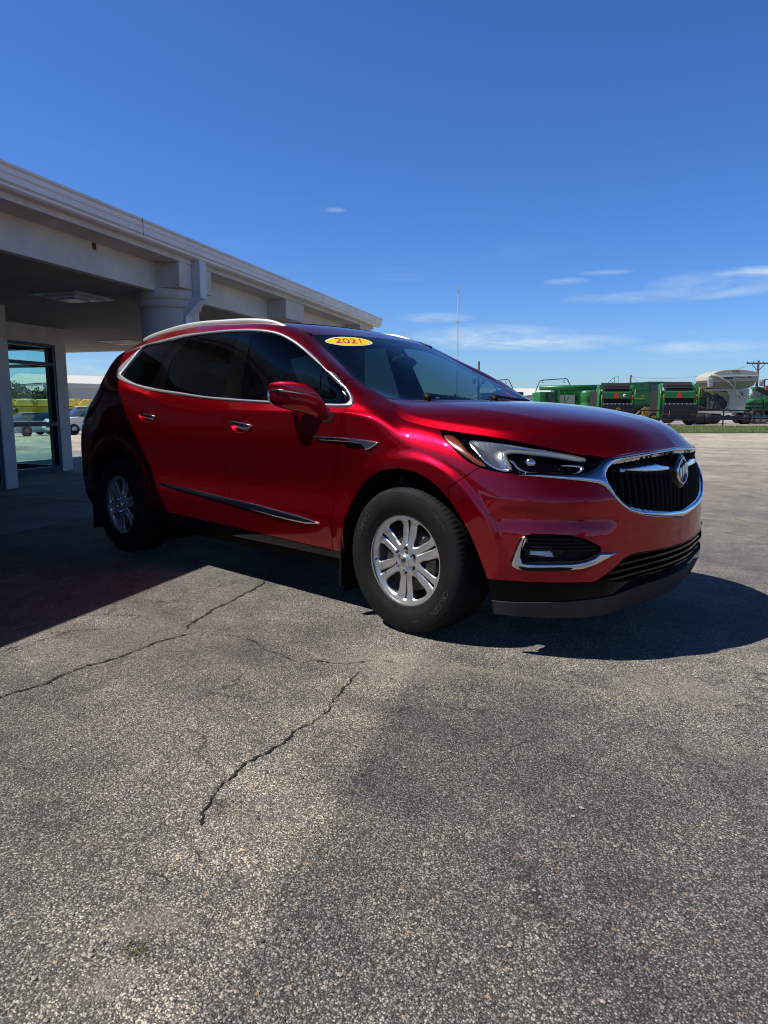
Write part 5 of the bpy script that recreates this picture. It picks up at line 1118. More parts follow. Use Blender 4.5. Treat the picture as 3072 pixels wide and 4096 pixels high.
# ---- grass verge beyond the lot, gravel yard behind it
GRS=mat('grass',(.085,.115,.025),.9); t=GRS.node_tree; tc=N('ShaderNodeTexCoord',t); v=tc.outputs['Object']
lk(t,mixc(t,.5,ramp(t,noise(t,v,.9,5,.65),[(.3,(.055,.095,.012)),(.55,(.095,.13,.022)),(.75,(.17,.16,.05))]),ramp(t,noise(t,v,25,4,.7),[(.3,(.035,.07,.01)),(.7,(.14,.16,.04))])),BS(GRS).inputs['Base Color'])
bn=N('ShaderNodeBump',t); bn.inputs['Strength'].default_value=1; bn.inputs['Distance'].default_value=.08; lk(t,noise(t,v,30,4,.7),bn.inputs['Height']); lk(t,bn.outputs[0],BS(GRS).inputs['Normal'])
GVL=varied(mat('pale_gravel',(.30,.28,.25),.95),.6,.25,.6,25,dist=.03)
def strip(name,q,m,z):
    V=[(p.x,p.y,z) for p in q]; o=rawmesh(name,V,[tuple(range(len(V)))],m); tag(o,kind='structure')
    if o.data.polygons[0].normal.z<0: o.data.flip_normals()
    return o
gp=[gd(1500,34.2),gd(2100,34),gd(2700,34),gd(3150,34.4),gd(3900,35.5),gd(3900,50.5),gd(3150,49.6),gd(2700,49.2),gd(2100,49.2),gd(1500,49.5)]
strip('grass',gp,GRS,.030)
strip('gravel_yard',[gd(900,49),gd(3900,49),gd(3900,130),gd(900,130)],GVL,.012)
m=MB()
for k in range(5200):
    px=r.uniform(2560,3200); D=34.1+15.2*r.random(); p=gd(px,D,0); h=r.uniform(.03,.10)*(1.2 if D>48 else 1); a=r.uniform(0,6.3); w_=.012
    m.add([(p.x-w_*math.cos(a),p.y-w_*math.sin(a),.03),(p.x+w_*math.cos(a),p.y+w_*math.sin(a),.03),(p.x+r.uniform(-.04,.04),p.y+r.uniform(-.04,.04),.03+h)],[(0,1,2)],False,0 if r.random()<.75 else 1)
o=m.build('grass_blades',[mat('grass_blade',(.075,.125,.02),.8),mat('dry_grass_blade',(.22,.19,.07),.8)],fix=False); tag(o,kind='stuff')
# concrete slab under the canopy
SLAB=varied(mat('concrete_slab',(.20,.20,.195),.8),1.2,.25,.3,120,rough=(.55,.85))
m=MB(); q=[TW(-14,.42),TW(12.1,.42),TW(12.1,9.2),TW(-14,9.2)]
m.add([(p.x,p.y,z) for z in (-.2,.012) for p in q],[(0,3,2,1),(4,5,6,7),(0,1,5,4),(1,2,6,5),(2,3,7,6),(3,0,4,7)]); o=m.build('canopy_slab',SLAB); tag(o,kind='structure')
m=MB()
for tt in (-2.6,.4,3.4,6.4,9.4): m.bar(TW(tt,.43,.0135),TW(tt,9.1,.0135),.010,.002)
m.bar(TW(-13,3.2,.0138),TW(12,3.2,.0138),.010,.002); o=m.build('slab_joints',CR); tag(o,kind='structure')
# ================= the dealership with its drive-through canopy =================
STU=varied(mat('grey_stucco',(.58,.555,.51),.9),2.2,.14,.5,90,dist=.006); t=STU.node_tree
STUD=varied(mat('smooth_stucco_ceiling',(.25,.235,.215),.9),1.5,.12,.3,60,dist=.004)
PNT=varied(mat('painted_gutter_metal',(.76,.75,.71),.45),1.0,.08); DSP=varied(mat('downspout_metal',(.58,.60,.62),.4),1.0,.06)
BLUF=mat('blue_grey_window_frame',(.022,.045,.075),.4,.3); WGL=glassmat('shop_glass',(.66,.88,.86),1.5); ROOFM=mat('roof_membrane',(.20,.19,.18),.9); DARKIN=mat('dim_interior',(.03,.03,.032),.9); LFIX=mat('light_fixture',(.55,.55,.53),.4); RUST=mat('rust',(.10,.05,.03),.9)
B=empty('dealership_building',TW(0,4)); tag(B,'grey stucco dealership building with a wide drive-through canopy on round columns, left of the SUV','building')
BI=Matrix.Translation(-B.location)
def twbox(m,t0,t1,w0,w1,z0,z1,mi=0):
    V=[TW(t,w,z) for t in (t0,t1) for w in (w0,w1) for z in (z0,z1)]
    m.add(V,[(0,1,3,2),(4,6,7,5),(0,4,5,1),(2,3,7,6),(0,2,6,4),(1,5,7,3)],False,mi); return m
def bpart(m,name,mt,parent=None,bevel=0):
    o=m.build(name,mt,parent or B,bevel=bevel)
    if (parent or B)==B: o.matrix_parent_inverse=BI
    return o
T0,T1=-14.0,11.75
def extr(m,prof,t0,t1,mi=0):
    """profile in (w,z), run along the eave"""
    n=len(prof); V=[TW(t,w,z) for t in (t0,t1) for w,z in prof]; F=[(i,(i+1)%n,n+(i+1)%n,n+i) for i in range(n)]+[tuple(range(n))[::-1],tuple(range(n,2*n))]
    m.add(V,F,False,mi); return m
# gutter: stepped ogee face
GP=[(0,3.185),(0,3.165),(.022,3.150),(.022,3.110),(.035,3.095),(.035,3.045),(.060,3.030),(.060,3.010),(.085,2.995),(.16,2.995),(.16,3.185)]
m=MB(); extr(m,GP,T0,T1+.06); gut=bpart(m,'gutter',PNT)
m=MB(); twbox(m,3.08,3.086,-.003,.0,3.0,3.188); twbox(m,8.2,8.206,-.003,0,3.0,3.188); bpart(m,'gutter_joint',RUST,gut)
# frieze, soffit lip, recessed beams, piers
m=MB(); twbox(m,T0,T1-.12,.17,.52,2.935,3.10); fr=bpart(m,'frieze',STU,bevel=.006)
m=MB(); extr(m,[(.16,3.10),(.16,3.19),(4.6,3.95),(9.0,3.2),(9.0,3.0),(.5,3.0)],T0,T1-.02); bpart(m,'roof',ROOFM)
m=MB(); twbox(m,T0,T1-.25,.52,.62,2.60,2.94); bpart(m,'beam',STU)
m=MB(); twbox(m,T1-.35,T1-.25,.62,8.9,2.60,3.0); bpart(m,'end_beam',STU)
PIERS=[(-6.6,-5.9),(-3.05,-2.35),(.45,1.15),(4.02,4.76),(7.05,7.78),(10.75,11.50)]
PIERS=[(-9.2,-8.5),(-5.0,-4.3),(4.02,4.76),(7.05,7.78),(10.75,11.50)]
for a,b_ in PIERS:
    m=MB(); twbox(m,a,b_,.185,.80,2.635,2.936); bpart(m,'pier',STU,bevel=.006)
for a,b_ in (PIERS[0],PIERS[1],PIERS[2],PIERS[4]):
    c_=TW((a+b_)/2+.02,.60); m=MB(); m.lathe([(.0,2.635),(.428,2.633),(.432,2.60),(.424,2.535),(.415,2.512),(.398,2.510),(.402,2.497),(.396,2.430),(.388,2.418),(.366,2.416),(.364,2.39),(.362,.02)],'z',c=(c_.x,c_.y,0),n=48); cl=bpart(m,'column',STU)
    m=MB(); m.lathe([(.43,.012),(.43,.16),(.41,.19),(.40,.2)],'z',c=(c_.x,c_.y,0),n=48); bpart(m,'column_base',STU,cl)
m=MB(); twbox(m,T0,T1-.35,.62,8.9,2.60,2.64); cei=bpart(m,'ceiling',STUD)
# downspout
m=MB(); 
def duct(pts,w_,d_):
    for a,b_ in zip(pts[:-1],pts[1:]):
        A=TW(*a);Bq=TW(*b_); m.bar(A,Bq,w_,d_,up=(CD[0],CD[1],.0001) if False else (-CN[0],-CN[1],0))
pts=[(4.37,.125,3.0),(4.37,.125,2.54),(4.30,.30,2.33),(4.30,.30,.05)]
for a,b_ in zip(pts[:-1],pts[1:]):
    A=TW(*a);Bq=TW(*b_); d_=(Bq-A); ex=Vector((CD[0],CD[1],0))*.075; n2=ex.cross(d_).normalized()*.055
    V=[p+i*ex+j*n2 for p in (A,Bq) for i in (-1,1) for j in (-1,1)]; m.add(V,[(0,1,3,2),(4,6,7,5),(0,4,5,1),(2,3,7,6),(0,2,6,4),(1,5,7,3)])
bpart(m,'downspout',DSP)
m=MB(); twbox(m,2.9,2.96,.515,.53,2.86,2.93); m2=bpart(m,'rusty_bracket',RUST)
# square ceiling light fixtures
for (t_,w_) in ((4.05,1.80),(9.35,5.15),(-1.2,1.8)):
    f=empty('ceiling_light'); f.parent=B; f.matrix_parent_inverse=BI
    m=MB(); 
    def ring(h0,h1,z0,z1):
        V=[];
        for (s,z) in ((h0,z0),(h1,z1)):
            V+=[TW(t_+a*s,w_+b_*s,z) for a,b_ in ((-1,-1),(1,-1),(1,1),(-1,1))]
        m.add(V,[(i,(i+1)%4,4+(i+1)%4,4+i) for i in range(4)])
    ring(.36,.36,2.60,2.585); ring(.36,.27,2.585,2.575); ring(.27,.25,2.575,2.560); ring(.25,.15,2.560,2.556); ring(.15,.13,2.556,2.540); ring(.13,.001,2.540,2.540)
    m.build('fixture_frame',LFIX,f)
# walls: wing one nearer the drive, wing two set back, and the glazed end
def wall_glass(t0,t1,w_,z0,z1,mull_t,rail_z,along='t',name='storefront_window'):
    fo=empty(name); fo.parent=B; fo.matrix_parent_inverse=BI
    P=(lambda a,z,o=0:TW(a,w_+o,z)) if along=='t' else (lambda a,z,o=0:TW(w_+o,a,z))
    m=MB(); k=.045
    def fb(a0,a1,z0_,z1_):
        V=[P(a,z,o) for a in (a0,a1) for o in (-.05,.05) for z in (z0_,z1_)]; m.add(V,[(0,1,3,2),(4,6,7,5),(0,4,5,1),(2,3,7,6),(0,2,6,4),(1,5,7,3)])
    fb(t0,t0+.06,z0,z1); fb(t1-.06,t1,z0,z1)
    for a,b_ in ((z0,z0+.10),(z1-.06,z1)): fb(t0+.06,t1-.06,a,b_)
    for q in rail_z: fb(t0+.06,t1-.06,q-.03,q+.03)
    for q,za,zb in mull_t: fb(q-.028,q+.028,za,zb)
    m.build('frame',BLUF,fo)
    V=[P(t0+.03,z0+.05),P(t1-.03,z0+.05),P(t1-.03,z1-.03),P(t0+.03,z1-.03)]; rawmesh('pane',V,[(0,1,2,3)],WGL,fo)
    return fo
m=MB(); twbox(m,4.19,4.40,3.28,3.52,.0,2.60); twbox(m,.9,4.19,3.28,3.42,2.30,2.60); twbox(m,-3.0,-2.7,3.28,3.52,0,2.6); twbox(m,-2.7,4.19,3.30,3.42,2.31,2.599); twbox(m,-14,-3,3.28,3.5,0,2.6); bpart(m,'front_wall',STU,bevel=.004)
m=MB(); twbox(m,4.405,4.52,3.50,4.75,0,2.6); bpart(m,'return_wall',STU)
m=MB(); twbox(m,6.87,7.13,4.70,4.95,0,2.6); twbox(m,4.52,6.87,4.70,4.84,2.30,2.60); bpart(m,'set_back_wall',STU,bevel=.004)
wall_glass(-2.7,4.19,3.36,.01,2.30,[(1.0,.1,2.3),(2.6,.1,2.3),(-.8,.1,2.3)],[1.9,1.02])
wall_glass(4.52,6.87,4.76,.01,2.30,[(5.65,1.98,2.25)],[1.95,.88],name='entrance_window')
wall_glass(4.95,8.6,7.02,.01,2.30,[(6.2,.1,2.3),(7.4,.1,2.3)],[1.95,.88],along='w',name='end_window')
m=MB(); twbox(m,6.95,7.09,4.95,8.7,2.30,2.60); twbox(m,6.90,7.13,8.6,8.9,0,2.6); bpart(m,'end_wall',STU)
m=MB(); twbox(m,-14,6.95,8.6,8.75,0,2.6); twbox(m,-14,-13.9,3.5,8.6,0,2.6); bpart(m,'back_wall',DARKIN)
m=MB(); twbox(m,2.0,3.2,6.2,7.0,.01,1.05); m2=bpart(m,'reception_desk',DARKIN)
# ================= farm machinery yard, far buildings, poles, trees =================
JDG=varied(mat('machine_green_paint',(.014,.15,.028),.38,0,coat=.3),1.5,.18); JDD=mat('dark_green_paint',(.006,.04,.012),.5); JYE=mat('machine_yellow_paint',(.62,.40,.012),.4); MBK=varied(mat('machine_black_plastic',(.018,.018,.022),.55),3,.2); BELT=mat('black_baler_belt',(.012,.012,.013),.8)
ORG=mat('slow_vehicle_orange',(.85,.06,.02),.5); BDG=mat('white_badge',(.6,.6,.58),.5); RLP=mat('tail_light_red',(.45,.02,.015),.3); OLP=mat('amber_light',(.7,.2,.02),.3); STL=mat('worn_steel',(.30,.29,.27),.5,.5); TIRE=mat('machine_tyre',(.022,.022,.022),.8); TCAB=mat('cab_glass',(.03,.05,.06),.08,0,coat=.5)
CRM=varied(mat('cream_hopper_paint',(.40,.385,.32),.5),2,.06); CRD=mat('hopper_underside',(.24,.22,.12),.6); GWH=mat('pale_grey_paint',(.38,.40,.37),.5); FNB=mat('black_fence_paint',(.010,.010,.011),.5); WSD=mat('warehouse_white',(.50,.51,.46),.7)
YAW=math.atan2(RX.y,RX.x)
def place(o,px,D,rz=0): o.location=gd(px,D,0); o.rotation_euler=(0,0,YAW+rz)   # local x runs right, y away
def wheel_(parent,x,y,r,w,rimr,rm=None,name='wheel',lugs=True):
    wo=empty(name); wo.parent=parent; wo.location=(x,y,r)
    m=MB(); m.lathe([(rimr,-w*.42),(r*.80,-w/2),(r*.95,-w*.46),(r*.97,-w*.2),(r*.97,w*.2),(r*.95,w*.46),(r*.80,w/2),(rimr,w*.42)],'y',n=24)
    if lugs:
        for k in range(18):
            a=2*PI*k/18; M_=Matrix.Rotation(a,4,'Y'); m.box(-.035,.035,-w*.46,w*.46,r*.94,r,M=M_)
    m.build('tyre',TIRE,wo,fix=False)
    m=MB(); m.lathe([(.0,-w*.18),(rimr*.5,-w*.2),(rimr*.62,-w*.08),(rimr*.9,-w*.1),(rimr,-w*.42),(rimr,w*.42)],'y',n=24); m.build('rim',rm or JYE,wo)
    return wo
def plate_text(s,size,mt,parent,loc,bold=.0,name='lettering',sx=1):
    V,F=text_mesh(s,size,bold,2); m=MB(); m.add([(x*sx+loc[0],loc[1],z+loc[2]) for x,z in V],[tuple(f) for f in F]); return m.build(name,mt,parent,fix=False)
def triangle(parent,x,y,z,s=.40):
    m=MB(); m.prism([(x-s/2,z),(x+s/2,z),(x+.03,z+s*.87),(x-.03,z+s*.87)],y-.01,y,'xz'); m.build('slow_vehicle_triangle',ORG,parent)
    m=MB(); m.prism([(x-s/2-.05,z-.03),(x+s/2+.05,z-.03),(x+.03,z+s*.87+.05),(x-.03,z+s*.87+.05)],y+.001,y+.008,'xz'); m.build('triangle_border',RLP,parent)
def baler(label,logo,badge,blade=0):
    o=empty('round_baler'); tag(o,label,'baler','round balers parked behind the fence')
    W=1.22
    m=MB(); m.box(-W,W,.5,2.6,.75,2.55); m.box(-W+.05,W-.05,.15,.5,1.3,2.4); m.build('body',BELT,o)
    # belts over the top, in ribs
    m=MB(); n=13
    for k in range(n):
        x0=-.98+1.96*k/n; m.prism([(.10,2.50),(.18,2.95),(.45,3.16),(.9,3.20),(.9,2.9),(.35,2.5)],x0+.012,x0+1.96/n-.012,'yz')
    m.build('belt_roof',BELT,o)
    m=MB(); m.bar((-1.0,.12,2.78),(1.0,.12,2.78),.035); m.build('roller_bar',STL,o)
    m=MB(); m.prism([(-.02,1.98),(0,2.42),(.05,2.50),(.2,2.52),(.2,1.95)],-1.08,1.08,'yz'); gp=m.build('rear_panel',JDG,o,bevel=.015)
    for k in range(9):
        m=MB(); m.box(-1.0+k*.25-.015,-1.0+k*.25+.015,-.035,-.015,2.44,2.47); m.build('rivet',STL,gp)
    m=MB()
    for s in (-1,1):
        m.box(s*1.10-.05,s*1.10+.05,.0,.25,.9,2.55); m.prism([(.15,.55),(.05,1.2),(.15,2.9),(.45,3.05),(.75,3.0),(.60,1.5),(.75,.6)],s*1.30-.05,s*1.30+.05,'yz')
        m.tube([(s*1.2,-.05,1.1),(s*1.22,-.05,2.2)],.035,8); m.tube([(s*1.38,.1,.8),(s*1.40,.0,2.7)],.045,8)
    m.build('side_frame',JDG,o)
    for s in (-1,1):
        m=MB(); m.box(s*1.19-.05,s*1.19+.05,-.10,-.04,2.12,2.26); m.build('amber_lamp',OLP,o); m=MB(); m.box(s*1.19-.05,s*1.19+.05,-.10,-.04,1.93,2.10); m.build('tail_lamp',RLP,o)
    triangle(o,-.05,-.045,2.03,.46)
    if badge:
        m=MB(); m.lathe([(.0,-.05),(.13,-.05),(.13,-.03)],'y',n=20,c=(.56,0,2.20)); bd=m.build('speed_badge',BDG,o); plate_text('25',.13,FNB,bd,(.56,-.052,2.20),.004,'badge_number')
    m=MB(); m.prism([(-.28,.72),(-.30,1.52),(-.16,1.62),(.1,1.64),(.1,.68)],-1.24,1.24,'yz'); tg=m.build('tailgate_shield',MBK,o,bevel=.03)
    for k in range(8):
        m=MB(); m.box(-1.1+k*.305-.02,-1.1+k*.305+.03,-.30,-.17,1.51,1.635); m.build('shield_rib',STL,tg)
    m=MB(); m.box(-1.24,1.24,-.10,.2,.40,.68); m.bar((-1.2,-.1,.35),(1.2,-.1,.35),.06); m.build('pickup',MBK,o)
    for s in (-1,1):
        m=MB(); m.box(s*.95-.18,s*.95+.10,-.315,-.295,.78,.83); m.build('reflector',RLP,o)
    if logo:
        m=MB(); m.prism([(-.17,1.02),(.17,1.02),(.17,1.20),(.10,1.29),(-.10,1.29),(-.17,1.20)],-.325,-.305,'xz'); lg=m.build('shield_logo',JYE,o); m=MB(); m.prism([(-.13,1.06),(.13,1.06),(.13,1.19),(.08,1.25),(-.08,1.25),(-.13,1.19)],-.330,-.326,'xz'); m.build('logo_field',JDD,lg)
        m=MB(); m.prism([(-.09,1.09),(-.05,1.14),(-.01,1.16),(.05,1.20),(.08,1.22),(.06,1.17),(.10,1.13),(.05,1.14),(0,1.12),(-.04,1.09)],-.336,-.331,'xz'); m.build('leaping_animal',JYE,lg)
    wheel_(o,-1.36,1.4,.5,.35,.22); wheel_(o,1.36,1.4,.5,.35,.22)
    m=MB(); m.bar((0,2.6,.8),(0,4.3,.7),.18); m.build('drawbar',JDG,o)
    return o
b1=baler('green round baler with a yellow badge on its black shield and a white round badge',True,True); place(b1,2466,53.4,.05)
b2=baler('green round baler with a plain black shield, next to the cream seed tender',False,False); place(b2,2716,51.2,-.02)
# tracked combine between the balers
o=empty('combine_harvester'); tag(o,'green combine harvester on tracks with a yellow drive wheel, between the two round balers','combine')
m=MB(); m.prism([(-2.7,1.3),(-2.8,2.2),(-2.9,3.35),(.20,3.48),(.32,2.9),(.62,1.9),(.9,1.2)],.2,3.0,'xz'); bd=m.build('body',JDG,o,bevel=.05)
m=MB(); m.prism([(.66,1.75),(.36,2.7),(.26,3.33),(1.28,3.36),(1.42,2.5),(1.22,1.6)],.35,2.3,'xz'); m.build('cab',TCAB,o,bevel=.05)
m=MB(); m.box(.18,1.45,.25,2.4,3.34,3.50); m.bar((1.25,.33,1.6),(1.42,.33,2.5),.07); m.bar((1.42,.33,2.5),(1.30,.33,3.36),.07); m.bar((.68,.33,1.7),(.27,.33,3.35),.09); m.build('cab_frame',JDG,o)
m=MB(); m.box(-1.6,-.1,.185,.2,2.02,2.10); m.build('yellow_stripe',JYE,bd); plate_text('S780',.16,JYE,bd,(-.25,.19,2.26),.006,'model_lettering')
m=MB(); m.box(-2.6,.3,.188,.2,2.74,2.77); m.box(-.5,-.3,.188,.2,3.18,3.26); m.build('panel_seam',JDD,bd)
m=MB(); m.prism([(-1.5,1.15),(-1.0,1.45),(-.2,1.62),(.7,1.5),(1.3,1.1),(1.0,1.3),(.2,1.45),(-.8,1.32)],-.05,.35,'xz'); m.build('track_guard',JDD,o)
tk=empty('rubber_track'); tk.parent=o
P=[(-1.35,.10),(-1.42,.32),(-1.15,.55),(-.35,1.22),(-.1,1.38),(.2,1.38),(.42,1.24),(1.0,.62),(1.22,.30),(1.12,.08),(.9,0),(-1.15,0)]
m=MB(); n=len(P); inn=[(x*.90+.0,z*.86+.09) for x,z in P]
V=[(x,y,z) for y in (-.25,.35) for x,z in P]+[(x,y,z) for y in (-.25,.35) for x,z in inn]
F=[]
for i in range(n):
    j=(i+1)%n; F+=[(i,j,n+j,n+i),(2*n+i,3*n+i,3*n+j,2*n+j),(i,2*n+i,2*n+j,j),(n+i,n+j,3*n+j,3*n+i)]
m.add(V,F); m.build('track_belt',STL,tk)
m=MB(); m.lathe([(0,-.20),(.30,-.20),(.34,-.24),(.42,-.24),(.42,0)],'y',n=28,c=(.03,0,.92)); yw=m.build('drive_wheel',JYE,tk)
for k in range(6):
    a=2*PI*k/6; m=MB(); m.lathe([(0,-.245),(.055,-.245),(.055,-.2)],'y',n=10,c=(.03+.22*math.cos(a),0,.92+.22*math.sin(a))); m.build('wheel_hole',MBK,yw)
for x in (-1.05,-.4,.25,.85):
    m=MB(); m.lathe([(0,-.15),(.22,-.15),(.22,.1)],'y',n=16,c=(x,0,.27)); m.build('idler',MBK,tk)
wheel_(o,1.95,.1,.62,.5,.3,MBK,'rear_wheel')
m=MB(); m.tube([(-3.1,.8,3.35),(-2.7,.8,3.75),(-2.2,.8,4.0),(-2.2,.8,3.35)],.022,6); m.tube([(-2.85,.8,3.6),(-2.6,.8,3.35)],.02,6); m.tube([(-2.5,.8,3.85),(-2.5,.8,3.35)],.02,6); m.build('hand_rail',JDG,o)
m=MB(); m.tube([(1.75,.1,.5),(1.7,.1,3.3)],.05,8); m.tube([(-2.5,.3,1.4),(2.2,.3,1.3)],.05,6); m.build('grab_pole',JDG,o)
m=MB(); m.box(-2.6,2.3,.5,2.8,.7,1.35); m.build('chassis',JDD,o)
place(o,2583,59)
# second combine with auger and rounded grain tank
o=empty('combine_harvester'); tag(o,'green combine harvester with a rounded side tank and long overhead auger, left of both balers','combine')
m=MB(); m.tube([(-3.3,.5,2.9),(1.9,.5,2.98)],.20,12); m.build('unloading_auger',JDG,o)
m=MB(); m.lathe([(.0,.95),(.55,.95),(.72,1.1),(.78,1.4),(.78,1.62),(.70,1.74),(.78,1.86),(.80,2.5),(.72,2.66),(.5,2.72),(0,2.72)],'z',n=24,c=(.75,.7,0)); m.build('side_tank',JDG,o)
m=MB(); m.box(-3.0,1.5,1.2,3.2,1.2,1.9); m.box(-3.2,-2.2,.8,3.0,1.0,2.6); m.box(-1.7,1.9,2.2,3.4,2.3,2.85); m.build('body',JDG,o,bevel=.04)
m=MB(); m.box(-2.7,-1.9,.4,1.2,1.2,2.55); m.build('dark_bay',JDD,o); m=MB(); m.box(-2.6,-2.05,.36,.40,1.75,2.5); m.build('cab_pane',TCAB,o)
m=MB(); m.box(-1.55,-.2,1.1,1.2,1.45,2.35); m.build('pale_panel',GWH,o)
m=MB(); m.bar((-1.8,.3,.8),(-1.7,.3,2.8),.09); m.bar((-1.3,.3,.8),(-1.25,.3,2.6),.07); m.bar((-1.7,.28,.9),(-.9,.28,2.2),.06); m.build('ladder_post',JDG,o)
for x,z,mt in ((-1.0,1.40,RLP),(-.65,1.28,OLP),(-.45,1.35,RLP),(-.02,1.15,OLP)):
    m=MB(); m.ell((x,.25,z),(.09,.05,.07),10); m.build('lamp',mt,o)
m=MB(); m.box(-1.9,1.7,.6,2.8,.55,1.15); m.build('chassis',JDD,o); wheel_(o,-2.4,.6,.75,.6,.38); wheel_(o,1.3,.9,.55,.5,.25)
place(o,2322,57)
# mower-conditioner with hoop rail
o=empty('hay_mower'); tag(o,'green farm machine with a tall open hoop rail and an orange triangle','farm machine')
m=MB(); m.prism([(.0,1.9),(.05,2.35),(.2,2.58),(.6,2.66),(2.2,2.66),(2.2,1.6),(.1,1.6)],-1.45,1.75,'yz'); bd=m.build('hood',JDG,o,bevel=.04)
m=MB(); m.prism([(-1.55,.7),(-1.6,1.5),(-.9,1.75),(.2,1.80),(1.0,1.45),(1.3,1.0),(1.25,.7)],.0,.4,'xz'); m.build('lower_frame',JDD,o)
m=MB(); m.box(-1.0,1.2,.05,.3,1.78,2.15); m.build('dark_opening',BELT,o)
m=MB(); m.tube([(-1.55,.1,1.5),(-1.55,.1,2.9),(-1.25,.1,3.62),(-1.1,.1,3.72),(1.05,.1,3.86),(1.2,.1,3.8),(1.55,.1,3.1),(1.55,.1,1.2)],.04,8); m.tube([(-1.5,.1,2.62),(1.5,.1,2.75)],.025,6)
for x in (-.95,.95): m.tube([(x,.1,3.74),(x-.1,.1,3.55),(x+.05,.1,3.5)],.03,6)
m.build('hoop_rail',JDD,o)
triangle(o,-.55,-.02,1.95,.55)
m=MB(); m.lathe([(0,-.03),(.19,-.03),(.19,0)],'y',n=18,c=(.02,0,2.15)); m.build('speed_badge',BDG,o)
m=MB(); m.bar((1.0,-.05,.8),(1.08,-.05,2.7),.10); m.build('pale_post',mat('pale_green_steel',(.25,.36,.25),.5),o)
for z in (2.5,2.3,2.05,1.9):
    m=MB(); m.ell((-1.32,-.03,z),(.09,.05,.06),10); m.build('work_lamp',BDG,o)
for x in (1.65,): 
    m=MB(); m.lathe([(.0,.6),(.18,.62),(.2,1.2),(.14,1.32),(0,1.34)],'z',n=14,c=(x,.1,0)); m.build('steel_canister',SATIN,o)
m=MB(); m.box(1.5,2.6,.3,2.0,.8,2.75); m.tube([(1.6,.2,1.4),(2.5,.2,1.4),(2.5,.2,2.5)],.04,6); m.build('side_unit',JDD,o)
wheel_(o,-1.2,1.2,.6,.4,.3); wheel_(o,1.2,1.2,.6,.4,.3)
place(o,2212,62)
o2=copy_tree(o); o2['label']='green hoop rail machine mostly hidden behind the far windscreen pillar'; place(o2,1981,64); 
for q in (o,o2): q['group']='hoop rail farm machines'
# small tractor between baler and tender
o=empty('tractor'); tag(o,'small green tractor with yellow wheel hubs between the baler and the cream seed tender','tractor')
m=MB(); m.prism([(-.9,.8),(-.9,2.2),(.1,2.2),(.25,1.55),(1.35,1.45),(1.45,.9)],.2,1.2,'xz'); m.build('body',JDD,o,bevel=.05)
m=MB(); m.prism([(.2,1.48),(.5,1.62),(1.2,1.52),(1.45,1.25),(.3,1.25)],.15,1.25,'xz'); m.build('bonnet',JDG,o,bevel=.03); m=MB(); m.box(-.8,.0,.15,1.25,1.5,2.1); m.build('cab_pane',TCAB,o)
wheel_(o,.80,.0,.52,.35,.27); wheel_(o,-.6,.0,.75,.45,.4); wheel_(o,.80,1.35,.52,.35,.27); wheel_(o,-.6,1.35,.75,.45,.4)
place(o,2820,57)
# seed tender on its trailer
o=empty('seed_tender'); tag(o,'cream and grey seed tender hopper on a black goose-neck trailer, right of the balers','seed tender')
def sc_(x,z): return ((x-1420)/78.5,(467-z)/78.5)     # drawing units to metres
H=[(1290,176),(1310,160),(1345,145),(1385,137),(1450,133),(1500,135),(1550,141),(1592,151),(1592,188),(1588,202),(1345,208),(1300,212),(1285,200)]
m=MB(); m.prism([sc_(*q) for q in H],.3,2.5,'xz'); hp=m.build('hopper',CRM,o,bevel=.04)
Lw=[(1300,210),(1340,204),(1585,200),(1576,222),(1555,240),(1535,247),(1340,249),(1312,238)]
m=MB(); m.prism([sc_(*q) for q in Lw],.38,2.4,'xz'); m.build('hopper_slope',CRD,o)
m=MB(); x0,z0=sc_(1455,0); m.box(x0-.05,x0+.07,.34,.38,(467-250)/78.5,(467-205)/78.5); m.build('hopper_rib',CRM,hp)
for x in (1438,1454,1470):
    m=MB(); a,z=sc_(x,145); m.lathe([(0,.28),(.06,.28),(.06,.3)],'y',n=14,c=(a,0,z)); m.build('sight_hole',MBK,hp)
m=MB(); a0_,z=sc_(1330,176); a1_,z1_=sc_(1590,169); m.prism([(a0_,z-.04),(a1_,z1_-.04),(a1_,z1_+.02),(a0_,z+.02)],.27,.3,'xz'); m.build('ledge',mat('white_ledge',(.75,.75,.72),.4),hp)
plate_text('Unverferth',.24,MBK,hp,(*[sc_(1396,188)[0]],.285,sc_(0,187)[1]),.010,'maker_lettering',1.0)
plate_text('Seed Runner',.10,MBK,hp,(sc_(1492,0)[0],.285,sc_(0,184)[1]),.004,'model_lettering'); plate_text('3750',.15,MBK,hp,(sc_(1540,0)[0],.285,sc_(0,182)[1]),.006,'model_number')
m=MB(); m.prism([sc_(1375,200),sc_(1395,183)],0,0,'xz') if False else m.bar((sc_(1340,190)[0],.28,sc_(0,190)[1]),(sc_(1475,178)[0],.28,sc_(0,178)[1]),.02,.025); m.build('name_stripe',MBK,hp)
Bx=[(1326,250),(1552,248),(1548,290),(1535,350),(1528,395),(1455,397),(1430,360),(1440,300),(1420,262),(1330,262)]
m=MB(); m.prism([sc_(*q) for q in Bx],.45,2.0,'xz'); bx=m.build('meter_housing',GWH,o,bevel=.02)
m=MB(); a,z=sc_(1498,286); ring=[(a+.20*math.cos(q),.43,z+.20*math.sin(q)) for q in [2*PI*i/24 for i in range(25)]]; m.tube(ring,.018,6,cap=False); em=m.build('round_emblem',MBK,bx); plate_text('UM',.20,MBK,em,(a,.435,z),.012,'emblem_letters')
m=MB(); m.prism([sc_(1345,262),sc_(1440,272),sc_(1436,330),sc_(1405,300),sc_(1360,275)],.7,1.8,'xz'); m.build('chute',CRD,o)
m=MB(); m.prism([sc_(1380,300),sc_(1430,318),sc_(1434,372),sc_(1360,372),sc_(1372,330)],.8,1.7,'xz'); m.build('engine',MBK,o)
